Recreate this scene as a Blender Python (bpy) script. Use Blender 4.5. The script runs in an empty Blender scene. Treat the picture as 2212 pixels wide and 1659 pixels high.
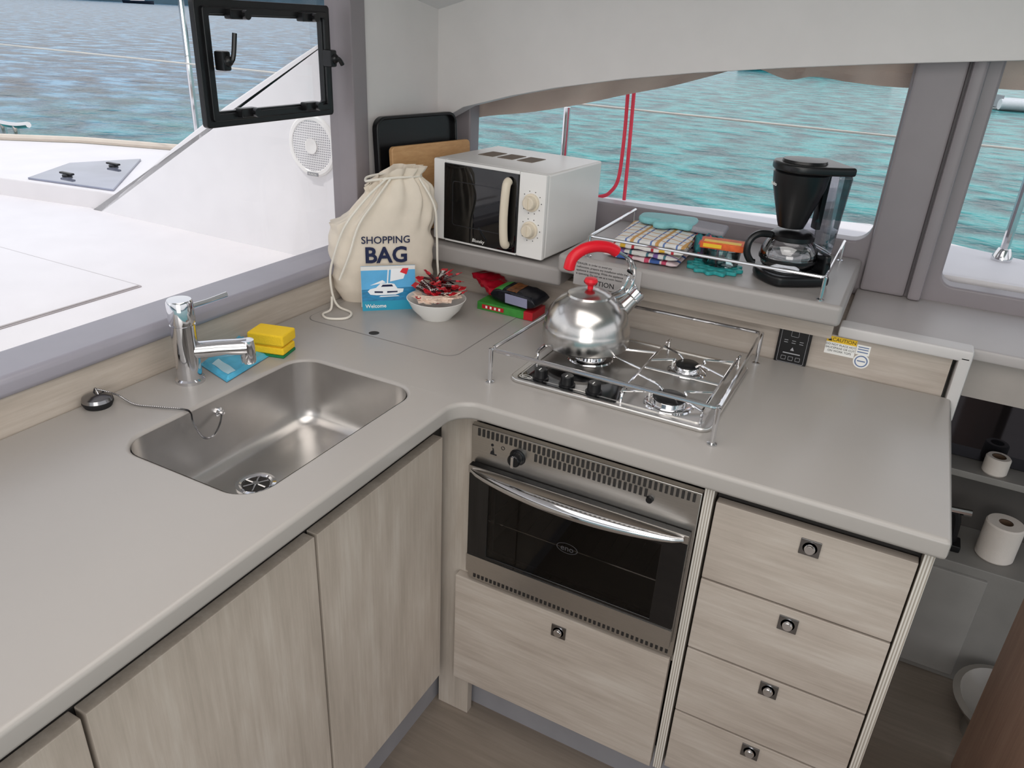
import bpy, bmesh, math, random
from mathutils import Vector, Matrix, Quaternion
random.seed(7)
scene = bpy.context.scene
col = scene.collection
PI = math.pi
# ------------------------------------------------------------------ camera
CAM = Vector((0, 0, 1.5)); FPX = 1640.0
FWD = Vector((-0.4004, 0.8073, -0.4323)).normalized()
DOWN = Vector((0.2415, -0.3630, -0.8993)); DOWN = (DOWN - FWD*DOWN.dot(FWD)).normalized()
RIGHT = DOWN.cross(FWD).normalized()
cd = bpy.data.cameras.new('camera'); cam = bpy.data.objects.new('camera', cd); col.objects.link(cam)
cd.sensor_width = 36; cd.lens = 36*FPX/2212; cd.clip_start = .02; cd.clip_end = 2000
R3 = Matrix((RIGHT, -DOWN, -FWD)).transposed()
cam.matrix_world = Matrix.Translation(CAM) @ R3.to_4x4()
scene.camera = cam
try: scene.view_settings.view_transform = 'Standard'
except Exception: pass
def ray(u, v): return RIGHT*(u-1106)+DOWN*(v-829.5)+FWD*FPX
def PZ(u, v, z): r = ray(u, v); return CAM+r*((z-CAM.z)/r.z)
def PY(u, v, y): r = ray(u, v); return CAM+r*((y-CAM.y)/r.y)
def PX(u, v, x): r = ray(u, v); return CAM+r*((x-CAM.x)/r.x)
T = Matrix.Translation
def RX(a): return Matrix.Rotation(a, 4, 'X')
def RY(a): return Matrix.Rotation(a, 4, 'Y')
def RZ(a): return Matrix.Rotation(a, 4, 'Z')
def AX(p, d): return T(Vector(p)) @ Vector(d).to_track_quat('Z', 'Y').to_matrix().to_4x4()
def FACE_Y(p): return T(Vector(p)) @ RX(PI/2)                 # plane facing -Y, local x = X, local y = Z
def FACE_X(p): return T(Vector(p)) @ RZ(PI/2) @ RX(PI/2)      # plane facing +X, local x = Y, local y = Z
# ------------------------------------------------------------------ materials
def lin(h):
    h = h.lstrip('#'); out = []
    for i in (0, 2, 4):
        c = int(h[i:i+2], 16)/255
        out.append(c/12.92 if c <= .04045 else ((c+.055)/1.055)**2.4)
    return out
def rgba(c, k=1): return (min(1, c[0]*k), min(1, c[1]*k), min(1, c[2]*k), 1)
def newmat(name):
    m = bpy.data.materials.new(name); m.use_nodes = True
    nt = m.node_tree
    return m, nt, nt.nodes['Principled BSDF']
def nd(nt, t, **kw):
    n = nt.nodes.new(t)
    for k, v in kw.items(): setattr(n, k, v)
    return n
def coords(nt, sc=(1, 1, 1)):
    tc = nd(nt, 'ShaderNodeTexCoord'); mp = nd(nt, 'ShaderNodeMapping')
    nt.links.new(tc.outputs['Object'], mp.inputs['Vector']); mp.inputs['Scale'].default_value = sc
    return mp.outputs['Vector']
def noise(nt, vec, scale, detail=3, rough=.5):
    n = nd(nt, 'ShaderNodeTexNoise'); n.inputs['Scale'].default_value = scale
    n.inputs['Detail'].default_value = detail; n.inputs['Roughness'].default_value = rough
    nt.links.new(vec, n.inputs['Vector']); return n.outputs['Fac']
def ramp(nt, fac, stops):
    r = nd(nt, 'ShaderNodeValToRGB'); e = r.color_ramp.elements
    e[0].position, e[0].color = stops[0][0], stops[0][1]
    e[1].position, e[1].color = stops[-1][0], stops[-1][1]
    for p, c in stops[1:-1]:
        x = e.new(p); x.color = c
    nt.links.new(fac, r.inputs['Fac']); return r.outputs['Color']
def addbump(nt, b, h, strength, dist=.002):
    bn = nd(nt, 'ShaderNodeBump'); bn.inputs['Strength'].default_value = strength; bn.inputs['Distance'].default_value = dist
    nt.links.new(h, bn.inputs['Height']); nt.links.new(bn.outputs['Normal'], b.inputs['Normal'])
def mixrgb(nt, fac, a, b):
    mx = nd(nt, 'ShaderNodeMix', data_type='RGBA')
    cs = [s for s in mx.inputs if s.type == 'RGBA']; fs = [s for s in mx.inputs if s.type == 'VALUE'][0]
    if isinstance(fac, (int, float)): fs.default_value = fac
    else: nt.links.new(fac, fs)
    for s, x in zip(cs, (a, b)):
        if isinstance(x, (tuple, list)): s.default_value = x
        else: nt.links.new(x, s)
    return [s for s in mx.outputs if s.type == 'RGBA'][0]
def pm(name, hx, rough=.5, metal=0, var=.06, scale=12, bump=0, bscale=150, spec=.5, trans=0, ior=1.45, stretch=(1, 1, 1), coat=0):
    m, nt, b = newmat(name); c = lin(hx)
    v = coords(nt, stretch)
    f = noise(nt, v, scale)
    nt.links.new(ramp(nt, f, [(.3, rgba(c, 1-var)), (.7, rgba(c, 1+var))]), b.inputs['Base Color'])
    b.inputs['Roughness'].default_value = rough; b.inputs['Metallic'].default_value = metal
    b.inputs['Specular IOR Level'].default_value = spec
    b.inputs['Transmission Weight'].default_value = trans; b.inputs['IOR'].default_value = ior
    b.inputs['Coat Weight'].default_value = coat
    if bump: addbump(nt, b, noise(nt, v, bscale, 2), bump)
    return m
def wood(name, c1, c2, c3, axis, rough=.5, fine=150, broad=20):
    m, nt, b = newmat(name)
    s1 = [1, 1, 1]; s1[axis] = .04
    s2 = [1, 1, 1]; s2[axis] = .2
    f = noise(nt, coords(nt, s1), fine, 5, .6); f2 = noise(nt, coords(nt, s2), broad, 6, .62)
    m1 = nd(nt, 'ShaderNodeMath', operation='MULTIPLY'); m1.inputs[1].default_value = .62; nt.links.new(f, m1.inputs[0])
    ad = nd(nt, 'ShaderNodeMath', operation='MULTIPLY_ADD'); ad.inputs[1].default_value = .95
    nt.links.new(f2, ad.inputs[0]); nt.links.new(m1.outputs[0], ad.inputs[2])
    nt.links.new(ramp(nt, ad.outputs[0], [(.52, rgba(lin(c1))), (.8, rgba(lin(c2))), (1.02, rgba(lin(c3)))]), b.inputs['Base Color'])
    b.inputs['Roughness'].default_value = rough
    addbump(nt, b, f, .05, .001)
    return m
def stripes(name, c1, c2, axis, freq, rough=.5):
    m, nt, b = newmat(name)
    w = nd(nt, 'ShaderNodeTexWave', bands_direction=axis); w.inputs['Scale'].default_value = freq; w.inputs['Distortion'].default_value = .1
    nt.links.new(coords(nt), w.inputs['Vector'])
    nt.links.new(ramp(nt, w.outputs['Fac'], [(.35, rgba(lin(c1))), (.55, rgba(lin(c2)))]), b.inputs['Base Color'])
    b.inputs['Roughness'].default_value = rough
    return m
def plaid(name, base, s1, s2, fx=10, fy=9, width=.93):
    m, nt, b = newmat(name); v = coords(nt); cur = rgba(lin(base))
    for ax, fr, s in (('X', fx, s1), ('Y', fy, s2), ('X', fx*.5, s2)):
        w = nd(nt, 'ShaderNodeTexWave', bands_direction=ax); w.inputs['Scale'].default_value = fr; w.inputs['Distortion'].default_value = .3
        nt.links.new(v, w.inputs['Vector'])
        r = nd(nt, 'ShaderNodeValToRGB'); r.color_ramp.elements[0].position = width; r.color_ramp.elements[1].position = width+.04
        nt.links.new(w.outputs['Fac'], r.inputs['Fac'])
        cur = mixrgb(nt, r.outputs['Color'], cur, rgba(lin(s)))
    nt.links.new(cur, b.inputs['Base Color']); b.inputs['Roughness'].default_value = .9
    addbump(nt, b, noise(nt, v, 500, 2), .3)
    return m
def pane_mat(name, tint=(1, 1, 1, 1), k=.5, rough=.02, base=0):
    m = bpy.data.materials.new(name); m.use_nodes = True; nt = m.node_tree; nt.nodes.clear()
    o = nd(nt, 'ShaderNodeOutputMaterial'); tr = nd(nt, 'ShaderNodeBsdfTransparent'); gl = nd(nt, 'ShaderNodeBsdfGlossy')
    gl.inputs['Roughness'].default_value = rough; tr.inputs['Color'].default_value = tint
    lw = nd(nt, 'ShaderNodeLayerWeight'); lw.inputs['Blend'].default_value = .25
    mu = nd(nt, 'ShaderNodeMath', operation='MULTIPLY_ADD'); mu.inputs[1].default_value = k; mu.inputs[2].default_value = base; mu.use_clamp = True
    nt.links.new(lw.outputs['Fresnel'], mu.inputs[0])
    mx = nd(nt, 'ShaderNodeMixShader'); nt.links.new(mu.outputs[0], mx.inputs[0])
    nt.links.new(tr.outputs[0], mx.inputs[1]); nt.links.new(gl.outputs[0], mx.inputs[2]); nt.links.new(mx.outputs[0], o.inputs[0])
    return m
worktop_m = pm('worktop_grey', 'a8a39e', .28, var=.012, scale=8)
white_m = pm('gelcoat_white', 'e6e4e5', .4, var=.02)
head_m = pm('overhead_white', 'e2dddb', .45, var=.02)
deck_m = pm('deck_white', 'dfdbdb', .55, var=.03, scale=6, bump=.1)
mauve_m = pm('mauve_frame', '8f888b', .36, var=.03)
ledge_m = pm('ledge_lavender', '9c99a2', .26, var=.03)
shelf_m = pm('shelf_grey', 'a09b98', .36, var=.015, scale=8)
WC = ('a89d91', 'b8ada1', 'c3baaf')
woodv = wood('oak_laminate_vertical', *WC, 2)
woodh = wood('oak_laminate_horizontal', 'a5998e', 'b5aa9f', 'c0b7ad', 0)
woodyl = wood('oak_laminate_along', *WC, 1)
floor_m = wood('floor_laminate', '746a60', '7f7469', '8a7f74', 0, .45, 110, 8)
brown_m = wood('brown_door_wood', '8f705e', 'a38270', 'ae8e7c', 2, .4)
board_m = wood('board_bamboo', 'b98d5c', 'c99d6d', 'd4ab79', 1, .5)
ply_m = stripes('plywood_edge', 'a39a8e', 'd6d1c9', 'X', 70)
plinth_m = pm('plinth_grey', '908f93', .4)
dark_m = pm('dark_recess', '2a2725', .7)
steel = pm('brushed_steel', 'c8c5c2', .22, 1, var=.04, scale=30, stretch=(1, 30, 1))
steel_f = pm('fascia_steel', 'c4c0bb', .3, 1, var=.04, scale=30, stretch=(1, 1, 20))
steel_sink = pm('satin_sink_steel', 'cbc8c5', .3, 1, var=.04, scale=20)
latch_m = pm('latch_plate', '8a898a', .18, 1, var=.03)
chrome = pm('polished_chrome', 'dcdcde', .07, 1, var=.01)
black_pl = pm('black_plastic', '121214', .3, var=.1)
black_gl = pm('black_glass', '08080a', .04, var=.05, coat=.5)
rubber = pm('black_rubber', '18181a', .6)
red_m = pm('red_silicone', 'dd1026', .35, var=.03)
white_pl = pm('white_enamel', 'eceae7', .22, var=.01)
cream_pl = pm('cream_plastic', 'e0d4c0', .35, var=.02)
grey_pl = pm('grey_plastic', '8f9094', .4)
cotton = pm('cotton_canvas', 'e3d8c8', .95, var=.05, scale=20, bump=.45, bscale=60)
cord_m = pm('cotton_cord', 'eee8dc', .95, bump=.5, bscale=900)
navy_m = pm('navy_print', '20284a', .8)
ceramic = pm('white_ceramic', 'efeeea', .2, var=.01)
yellow_m = pm('yellow_foam', 'f2c92b', .95, bump=.6, bscale=400)
green_m = pm('green_scourer', '1f7a4a', .95, bump=.8, bscale=600)
blue_pack = pm('blue_cloth_pack', '55b4d6', .22, var=.15, scale=40)
teal_m = pm('teal_silicone', '2f9c9c', .5, bump=.3, bscale=300)
aqua_m = pm('aqua_silicone', '86c4c8', .55, bump=.8, bscale=220)
greyfab = pm('grey_fabric', '9b99a0', .95, bump=.5, bscale=500)
purple_m = plaid('purple_cloth', '5e4a6b', 'd9667a', '3d8c93', 16, 13, .6)
paper_w = pm('white_paper', 'f1f0ec', .7, var=.01)
ink = pm('black_ink', '17171a', .6)
ylw_lab = pm('yellow_label', 'f0c430', .5)
sea_card = pm('card_sea_blue', '1d7fae', .4, var=.25, scale=60, stretch=(1, 1, 6))
sky_card = pm('card_sky_blue', '58aee0', .4, var=.12, scale=20)
hull_card = pm('card_white', 'f2f4f6', .4, var=.02)
tealband = pm('card_teal', '1596b6', .4)
sred = pm('sachet_red', 'b81f2a', .25, var=.12, scale=60)
sbrown = pm('sachet_brown', '3a1718', .25, var=.2, scale=60)
scream = pm('sachet_cream', 'e3cbb9', .4, var=.1, scale=60)
foil_red = pm('red_foil', 'a81228', .22, .3, var=.2, scale=30)
foil_blk = pm('black_foil', '1f2026', .2, .3, var=.3, scale=40)
box_green = pm('box_green', '3d8a3a', .4, var=.2, scale=40)
box_red = pm('box_red', 'b61f2a', .4)
lav_m = pm('pack_lavender', '9a9bb8', .3, .2)
bean_m = pm('pack_bean_brown', '6b4326', .35, var=.5, scale=110)
rope_red = pm('red_rope', 'e8485c', .8, bump=.4, bscale=600)
canvas_m = pm('beige_canvas', 'd9c6ba', .95, var=.06, scale=8, bump=.3, bscale=300)
clear_gl = pane_mat('clear_glass', (.88, .95, .95, 1), .9, base=.05)
smoke_gl = pane_mat('smoke_tank', (.7, .7, .73, 1), .8, base=.05)
carafe_gl = pane_mat('carafe_glass', (.88, .88, .89, 1), 1.0, base=.14)
oven_gl = pane_mat('oven_glass', (.5, .48, .46, 1), .45, base=.02)
tp_m = pm('toilet_paper', 'd6cdc5', .95, bump=.3, bscale=300)
tube_m = pm('cardboard_core', '5c4838', .9)
mirror_m = pm('dark_mirror', '4c4c52', .05, .9, var=.02)
hull_dark = pm('hull_dark_grey', '504c49', .7)  # even dark grey for the hull wall
hull_grey = pm('hull_panel_grey', '83807c', .5)
navy_hull = pm('boat_navy', '1b2436', .4)
tint_gl = pm('hatch_tint', '8f93a3', .05, .5, var=.2, scale=4)
orange_m = pm('matchbox_orange', 'd9612b', .6, var=.25, scale=50)
dgrey_boat = pm('dinghy_grey', 'c9ccce', .5)
pane_m = pane_mat('window_pane', (1, 1, 1, 1), .12)
towel1 = plaid('towel_blue_check', 'e8e6e3', '6b82b8', 'd0a060', 11, 10)
towel2 = plaid('towel_red_check', 'e9e4df', 'b8343f', 'e0b43c', 7, 6)
towel3 = plaid('towel_green_check', 'dcdad6', '4a7a86', '7a5d9c', 8, 9)
towel4 = plaid('towel_pink_check', 'd8c4c6', 'c04a66', '3e5c9a', 8, 7, .8)
def speaker_grille():
    m, nt, b = newmat('speaker_grille'); v = coords(nt, (1, 1, 1))
    vo = nd(nt, 'ShaderNodeTexVoronoi'); vo.inputs['Scale'].default_value = 150; vo.inputs['Randomness'].default_value = 0
    vo.voronoi_dimensions = '2D'
    mp = nd(nt, 'ShaderNodeMapping'); mp.inputs['Rotation'].default_value = (-PI/2, 0, 0); nt.links.new(v, mp.inputs['Vector'])
    nt.links.new(mp.outputs['Vector'], vo.inputs['Vector'])
    nt.links.new(ramp(nt, vo.outputs['Distance'], [(.26, rgba(lin('8d8d91'))), (.36, rgba(lin('e8e6e6')))]), b.inputs['Base Color'])
    return m
grille_m = speaker_grille()
def sea_material():
    m, nt, b = newmat('sea_water')
    tc = nd(nt, 'ShaderNodeTexCoord'); sp = nd(nt, 'ShaderNodeSeparateXYZ'); nt.links.new(tc.outputs['Object'], sp.inputs[0])
    mr = nd(nt, 'ShaderNodeMapRange'); mr.inputs['From Min'].default_value = -24; mr.inputs['From Max'].default_value = -8
    nt.links.new(sp.outputs['X'], mr.inputs['Value'])
    v = coords(nt, (1, 1.2, 1)); n1 = noise(nt, v, 1.1, 4, .5); n2 = noise(nt, v, .25, 2)
    vl = coords(nt, (.8, 1.25, 1)); n3 = noise(nt, vl, .75, 4, .6)
    left = ramp(nt, n3, [(.4, rgba(lin('072033'))), (.5, rgba(lin('20506c'))), (.62, rgba(lin('5f93b0')))])  # pale ripple highlights and dark troughs painted into the water colour
    right = ramp(nt, n1, [(.38, rgba(lin('0a474c'))), (.62, rgba(lin('2c908e')))])  # lighter ripple streaks painted into the teal as well
    nt.links.new(mixrgb(nt, mr.outputs[0], left, right), b.inputs['Base Color'])
    b.inputs['Roughness'].default_value = .22; b.inputs['Specular IOR Level'].default_value = .1
    ad = nd(nt, 'ShaderNodeMath', operation='ADD'); nt.links.new(n1, ad.inputs[0]); nt.links.new(n2, ad.inputs[1])
    addbump(nt, b, ad.outputs[0], .75, .2)
    return m
sea_m = sea_material()
# ------------------------------------------------------------------ mesh builder
def sm(pts, k=6, closed=False):
    P = [Vector(p) for p in pts]; n = len(P); out = []
    rng = n if closed else n-1
    for i in range(rng):
        if closed: a, b, c, d = P[(i-1) % n], P[i], P[(i+1) % n], P[(i+2) % n]
        else: a, b, c, d = P[max(i-1, 0)], P[i], P[i+1], P[min(i+2, n-1)]
        for j in range(k):
            t = j/k
            out.append(.5*((2*b)+(c-a)*t+(2*a-5*b+4*c-d)*t*t+(3*b-a-3*c+d)*t**3))
    if not closed: out.append(P[-1])
    return out
def rrect(x0, x1, y0, y1, r, n=6):
    out = []
    for cx, cy, a0 in ((x1-r, y1-r, 0), (x0+r, y1-r, PI/2), (x0+r, y0+r, PI), (x1-r, y0+r, 1.5*PI)):
        for i in range(n+1):
            a = a0+PI/2*i/n; out.append((cx+r*math.cos(a), cy+r*math.sin(a)))
    return out
def circ(cx, cy, r, n=32): return [(cx+r*math.cos(2*PI*i/n), cy+r*math.sin(2*PI*i/n)) for i in range(n)]
def curve_bm(cu):
    ob = bpy.data.objects.new('tmp_curve', cu); col.objects.link(ob)
    dg = bpy.context.evaluated_depsgraph_get()
    me = bpy.data.meshes.new_from_object(ob.evaluated_get(dg))
    t = bmesh.new(); t.from_mesh(me)
    bpy.data.objects.remove(ob); bpy.data.curves.remove(cu); bpy.data.meshes.remove(me)
    return t
ROOT = {}
def top(o):
    while o.parent: o = o.parent
    return o
class B:
    def __init__(s): s.bm = bmesh.new(); s.mi = 0; s.wn = False
    def add(s, t, M=None):
        if M is not None: t.transform(M)
        for f in t.faces: f.material_index = s.mi
        me = bpy.data.meshes.new('t'); t.to_mesh(me); s.bm.from_mesh(me); bpy.data.meshes.remove(me); t.free(); return s
    def box(s, a, b, bev=0, seg=2, M=None):
        t = bmesh.new(); bmesh.ops.create_cube(t, size=1)
        a, b = Vector(a), Vector(b)
        for v in t.verts: v.co = Vector(((a[i]+b[i])/2+v.co[i]*abs(b[i]-a[i])) for i in range(3))
        if bev:
            bmesh.ops.bevel(t, geom=list(t.edges), offset=bev, segments=seg, affect='EDGES', profile=.5); s.wn = True
        return s.add(t, M)
    def lathe(s, prof, n=32, M=None):
        t = bmesh.new(); rings = []
        for r, z in prof:
            if r < 1e-6: rings.append([t.verts.new((0, 0, z))])
            else: rings.append([t.verts.new((r*math.cos(2*PI*i/n), r*math.sin(2*PI*i/n), z)) for i in range(n)])
        for A, C in zip(rings, rings[1:]):
            for i in range(n):
                j = (i+1) % n
                if len(A) == 1 and len(C) == 1: continue
                if len(A) == 1: t.faces.new((A[0], C[i], C[j]))
                elif len(C) == 1: t.faces.new((A[i], A[j], C[0]))
                else: t.faces.new((A[i], A[j], C[j], C[i]))
        bmesh.ops.recalc_face_normals(t, faces=list(t.faces))
        return s.add(t, M)
    def cyl(s, p, d, h, r, r1=None, n=24, bev=0):
        r1 = r if r1 is None else r1
        pr = [(0, 0), (r-bev, 0), (r, bev), (r1, h-bev), (r1-bev, h), (0, h)] if bev else [(0, 0), (r, 0), (r1, h), (0, h)]
        return s.lathe(pr, n, AX(p, d))
    def tube(s, pts, r, n=8, closed=False, M=None):
        t = bmesh.new(); P = [Vector(p) for p in pts]; N = len(P)
        rr = r if isinstance(r, (list, tuple)) else [r]*N
        rings = []; up = None
        for i in range(N):
            if closed: d = P[(i+1) % N]-P[(i-1) % N]
            else: d = P[min(i+1, N-1)]-P[max(i-1, 0)]
            if d.length < 1e-9: d = Vector((0, 0, 1))
            d.normalize()
            if up is None: up = d.orthogonal().normalized()
            up = (up-d*up.dot(d))
            if up.length < 1e-6: up = d.orthogonal()
            up.normalize(); w = d.cross(up)
            rings.append([t.verts.new(P[i]+(up*math.cos(2*PI*k/n)+w*math.sin(2*PI*k/n))*rr[i]) for k in range(n)])
        for i in range(N if closed else N-1):
            A, C = rings[i], rings[(i+1) % N]
            for k in range(n): t.faces.new((A[k], A[(k+1) % n], C[(k+1) % n], C[k]))
        if not closed: t.faces.new(rings[0][::-1]); t.faces.new(rings[-1])
        bmesh.ops.recalc_face_normals(t, faces=list(t.faces))
        return s.add(t, M)
    def prism(s, poly, z0, z1, M=None, bev=0, seg=2):
        t = bmesh.new(); vs = [t.verts.new((p[0], p[1], z0)) for p in poly]; f = t.faces.new(vs)
        g = bmesh.ops.extrude_face_region(t, geom=[f])
        for v in g['geom']:
            if isinstance(v, bmesh.types.BMVert): v.co.z = z1
        bmesh.ops.recalc_face_normals(t, faces=list(t.faces))
        if bev:
            es = [e for e in t.edges if e.calc_face_angle(0) > .5]
            bmesh.ops.bevel(t, geom=es, offset=bev, segments=seg, affect='EDGES', profile=.5); s.wn = True
        return s.add(t, M)
    def flat(s, loops, z0, z1, bev=0, M=None):
        cu = bpy.data.curves.new('c', 'CURVE'); cu.dimensions = '2D'; cu.fill_mode = 'BOTH'
        for L in loops:
            sp = cu.splines.new('POLY'); sp.points.add(len(L)-1); sp.use_cyclic_u = True
            for p, q in zip(sp.points, L): p.co = (q[0], q[1], 0, 1)
        cu.extrude = max(0, (z1-z0)/2-bev); cu.bevel_depth = bev; cu.bevel_resolution = 2; cu.offset = -bev
        t = curve_bm(cu); bmesh.ops.remove_doubles(t, verts=list(t.verts), dist=1e-6)
        t.transform(T((0, 0, (z0+z1)/2)))
        if bev: s.wn = True
        return s.add(t, M)
    def text(s, txt, size, M, depth=.0003, align='CENTER', fn=None, sx=1, shear=0, bold=0):
        cu = bpy.data.curves.new('t', 'FONT'); cu.body = txt; cu.size = size; cu.extrude = depth; cu.align_x = align; cu.resolution_u = 3
        cu.shear = shear; cu.offset = bold
        t = curve_bm(cu)
        if sx != 1: t.transform(Matrix.Diagonal((sx, 1, 1, 1)))
        if fn:
            for v in t.verts: v.co = fn(v.co)
        return s.add(t, M)
    def grid(s, f, nu, nv, cu=False, M=None, capv=False):
        t = bmesh.new(); R = []
        for j in range(nv+1):
            R.append([t.verts.new(f(i/nu, j/nv)) for i in range(nu if cu else nu+1)])
        for j in range(nv):
            for i in range(nu):
                k = (i+1) % nu if cu else i+1
                t.faces.new((R[j][i], R[j][k], R[j+1][k], R[j+1][i]))
        if capv and cu:
            t.faces.new(R[0][::-1]); t.faces.new(R[-1])
        bmesh.ops.recalc_face_normals(t, faces=list(t.faces))
        return s.add(t, M)
    def ball(s, p, r, n=16, sc=(1, 1, 1), M=None):
        t = bmesh.new(); bmesh.ops.create_uvsphere(t, u_segments=n, v_segments=max(6, n//2), radius=r)
        t.transform(T(Vector(p)) @ Matrix.Diagonal((*sc, 1))); return s.add(t, M)
    def build(s, name, mats, parent=None, local=False, label=None):
        if not isinstance(mats, (list, tuple)): mats = [mats]
        loc = Vector((0, 0, 0))
        if parent:
            if not local: s.bm.transform(ROOT[top(parent).name].inverted())
        else:
            xs = [v.co for v in s.bm.verts]
            loc = Vector(((min(v.x for v in xs)+max(v.x for v in xs))/2, (min(v.y for v in xs)+max(v.y for v in xs))/2, min(v.z for v in xs)))
            s.bm.transform(T(-loc))
        for f in s.bm.faces: f.smooth = True
        for e in s.bm.edges:
            if len(e.link_faces) == 2 and e.calc_face_angle(0) > .61: e.smooth = False
        me = bpy.data.meshes.new(name); s.bm.to_mesh(me); s.bm.free()
        for m in mats: me.materials.append(m)
        o = bpy.data.objects.new(name, me); col.objects.link(o); o.location = loc
        if parent: o.parent = parent
        else: ROOT[o.name] = T(loc)
        if s.wn:
            md = o.modifiers.new('wn', 'WEIGHTED_NORMAL'); md.keep_sharp = True
        if label: o['label'] = label
        return o
def thing(name, label, cat, loc=(0, 0, 0), rz=0, group=None):
    o = bpy.data.objects.new(name, None); col.objects.link(o); o.location = loc; o.rotation_euler = (0, 0, rz)
    o.empty_display_size = .05
    o['label'] = label; o['category'] = cat
    if group: o['group'] = group
    ROOT[o.name] = T(Vector(loc)) @ RZ(rz)
    return o
def tag(o, label, cat, group=None, kind=None):
    o['label'] = label; o['category'] = cat
    if group: o['group'] = group
    if kind: o['kind'] = kind
    return o
def struct(b, name, m, label=None):
    o = b.build(name, m); o['kind'] = 'structure'
    o['label'] = label or name.replace('_', ' '); o['category'] = name.split('_')[0]
    return o
ZC = .85
# ================================================================== SETTING
struct(B().box((-1.6, -1.6, -.05), (1.6, 2.2, 0)), 'floor', floor_m, 'grey brown wood laminate floor of the galley')
struct(B().box((-1.7, -1.6, 1.82), (1.6, 2.06, 1.86)), 'ceiling', head_m, 'white ceiling over the galley')  # overhang past the left window shaped to keep direct sun out
b = B(); b.box((-1.2, 1.66, 0), (.16, 2.0, .93)); struct(b, 'wall_stove', woodh, 'wood laminate upstand behind the hob')
b = B(); b.box((-1.29, -.6, 0), (-1.2, 1.66, .92)); struct(b, 'wall_left', woodyl, 'wood laminate upstand behind the sink')
b = B(); b.box((-1.3, -.6, .915), (-1.188, 1.53, .952), .012, 3); struct(b, 'trim_1', ledge_m, 'lavender grey window ledge behind the sink')
b = B(); b.box((-1.29, 1.52, .92), (-1.212, 1.575, 1.82), .006); struct(b, 'trim_2', mauve_m, 'mauve grey corner window post')
b = B(); b.box((-1.29, 1.57, .9), (-1.222, 1.98, 1.82)); struct(b, 'wall_corner', head_m, 'white panel between the corner post and the back window')
b = B(); b.flat([[(-1.29, .93), (1.3, .93), (1.3, 1.82), (-1.29, 1.82)], rrect(-1.165, -.055, 1.06, 1.7, .04), rrect(.115, .9, .99, 1.7, .03)], -2.04, -1.985, .006, RX(PI/2))
struct(b, 'wall_back', mauve_m, 'mauve grey window wall with rounded openings')
b = B(); b.box((.055, 1.95, .95), (.085, 1.986, 1.6), .008); b.box((-.05, 1.965, .95), (.05, 1.986, 1.6), .008)
struct(b, 'trim_3', mauve_m, 'mauve grey ribs on the window pillar')
pts = [PY(u, v, 1.9) for u, v in ((955, 258), (1000, 232), (1100, 208), (1200, 190), (1350, 171), (1500, 158), (1700, 147), (1900, 139), (2212, 131))]
poly = [(-1.26, pts[0].z-.02)]+[(p.x, p.z) for p in pts]+[(1.3, 1.47), (1.3, 1.82), (-1.26, 1.82)]
b = B(); b.prism(poly, -1.97, -1.9, RX(PI/2), .003); struct(b, 'wall_upper', head_m, 'white overhead panel with an arched lower edge')
def cz(x, y): return 1.505+.29*(x+1.25)+.18*(1.905-y)
def cove(u, v):
    x = -1.25+u*.5; y = 1.905-v*.5; return Vector((x, y, cz(x, y)))
b = B(); b.grid(cove, 4, 4); b.grid(lambda u, v: cove(u, v)+Vector((0, 0, .02)), 4, 4)
struct(b, 'trim_4', white_m, 'white sloping overhead cove in the corner')
b = B(); b.box((-1.262, -.6, .95), (-1.258, 1.53, 1.82)); struct(b, 'window_1', pane_m, 'large clear window behind the sink')
b = B(); b.box((-1.18, 2.03, 1.05), (-.04, 2.034, 1.7)); struct(b, 'window_2', pane_m, 'back window behind the microwave and coffee maker')
b = B(); b.box((.1, 2.03, .98), (.92, 2.034, 1.7)); struct(b, 'window_3', pane_m, 'right hand window beyond the pillar')
ledge_b = pm('side_ledge_beige', 'b2acaa', .4, var=.02)
b = B(); b.box((-.055, 1.69, .925), (1.2, 1.99, .95), .006); struct(b, 'trim_5', ledge_b, 'pale ledge below the right hand window')
cap_m = pm('cap_strip_pale', 'cbc7c5', .4, var=.02)
b = B(); b.box((-.06, 1.645, .932), (.192, 1.695, .957), .006); b.box((.168, 1.645, .8), (.192, 1.72, .945), .005)
struct(b, 'trim_6', cap_m, 'pale cap strip on the wood upstand right of the socket')
struct(B().box((.192, 1.72, .835), (1.3, 1.76, .927)), 'wall_coaming', pm('coaming_beige', 'a59d97', .5), 'beige panel under the ledge at the right edge')
struct(B().box((-.735, -.6, 0), (-.725, 1.18, .122)), 'baseboard_left', plinth_m, 'grey plinth below the sink doors')
struct(B().box((-.73, 1.17, 0), (.15, 1.18, .122)), 'baseboard_back', plinth_m, 'grey plinth below the oven drawer')
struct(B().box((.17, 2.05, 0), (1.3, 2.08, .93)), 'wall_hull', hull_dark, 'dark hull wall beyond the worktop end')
# ================================================================== WORKTOP
outer = [(-1.2, -.5), (-.655, -.5)]
cxr, cyr, rr = -.655+.045, 1.10-.045, .045
outer += [(cxr+rr*math.cos(a), cyr+rr*math.sin(a)) for a in [PI-PI/2*i/8 for i in range(9)]]
outer += [(.172, 1.10), (.178, 1.102), (.18, 1.108), (.18, 1.655), (-1.2, 1.655)]
SX0, SX1, SY0, SY1, SR = -1.03, -.743, .655, 1.09, .05
b = B(); b.flat([outer, rrect(SX0, SX1, SY0, SY1, SR, 8)], .814, ZC, .008)
tag(b.build('worktop', worktop_m), 'grey L-shaped worktop carrying the sink and the hob', 'worktop')
lid = thing('cool_box_lid', 'flush grey lid with a finger hole in the worktop corner', 'lid', (-.97, 1.43, ZC))
LO = rrect(-1.17, -.765, 1.255, 1.64, .03)
LI = rrect(-1.1685, -.7665, 1.2565, 1.6385, .03)
b = B(); b.flat([LO, LI], ZC, ZC+.0008); b.build('seam', pm('lid_seam', '807d7b', .6), lid)
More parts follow.
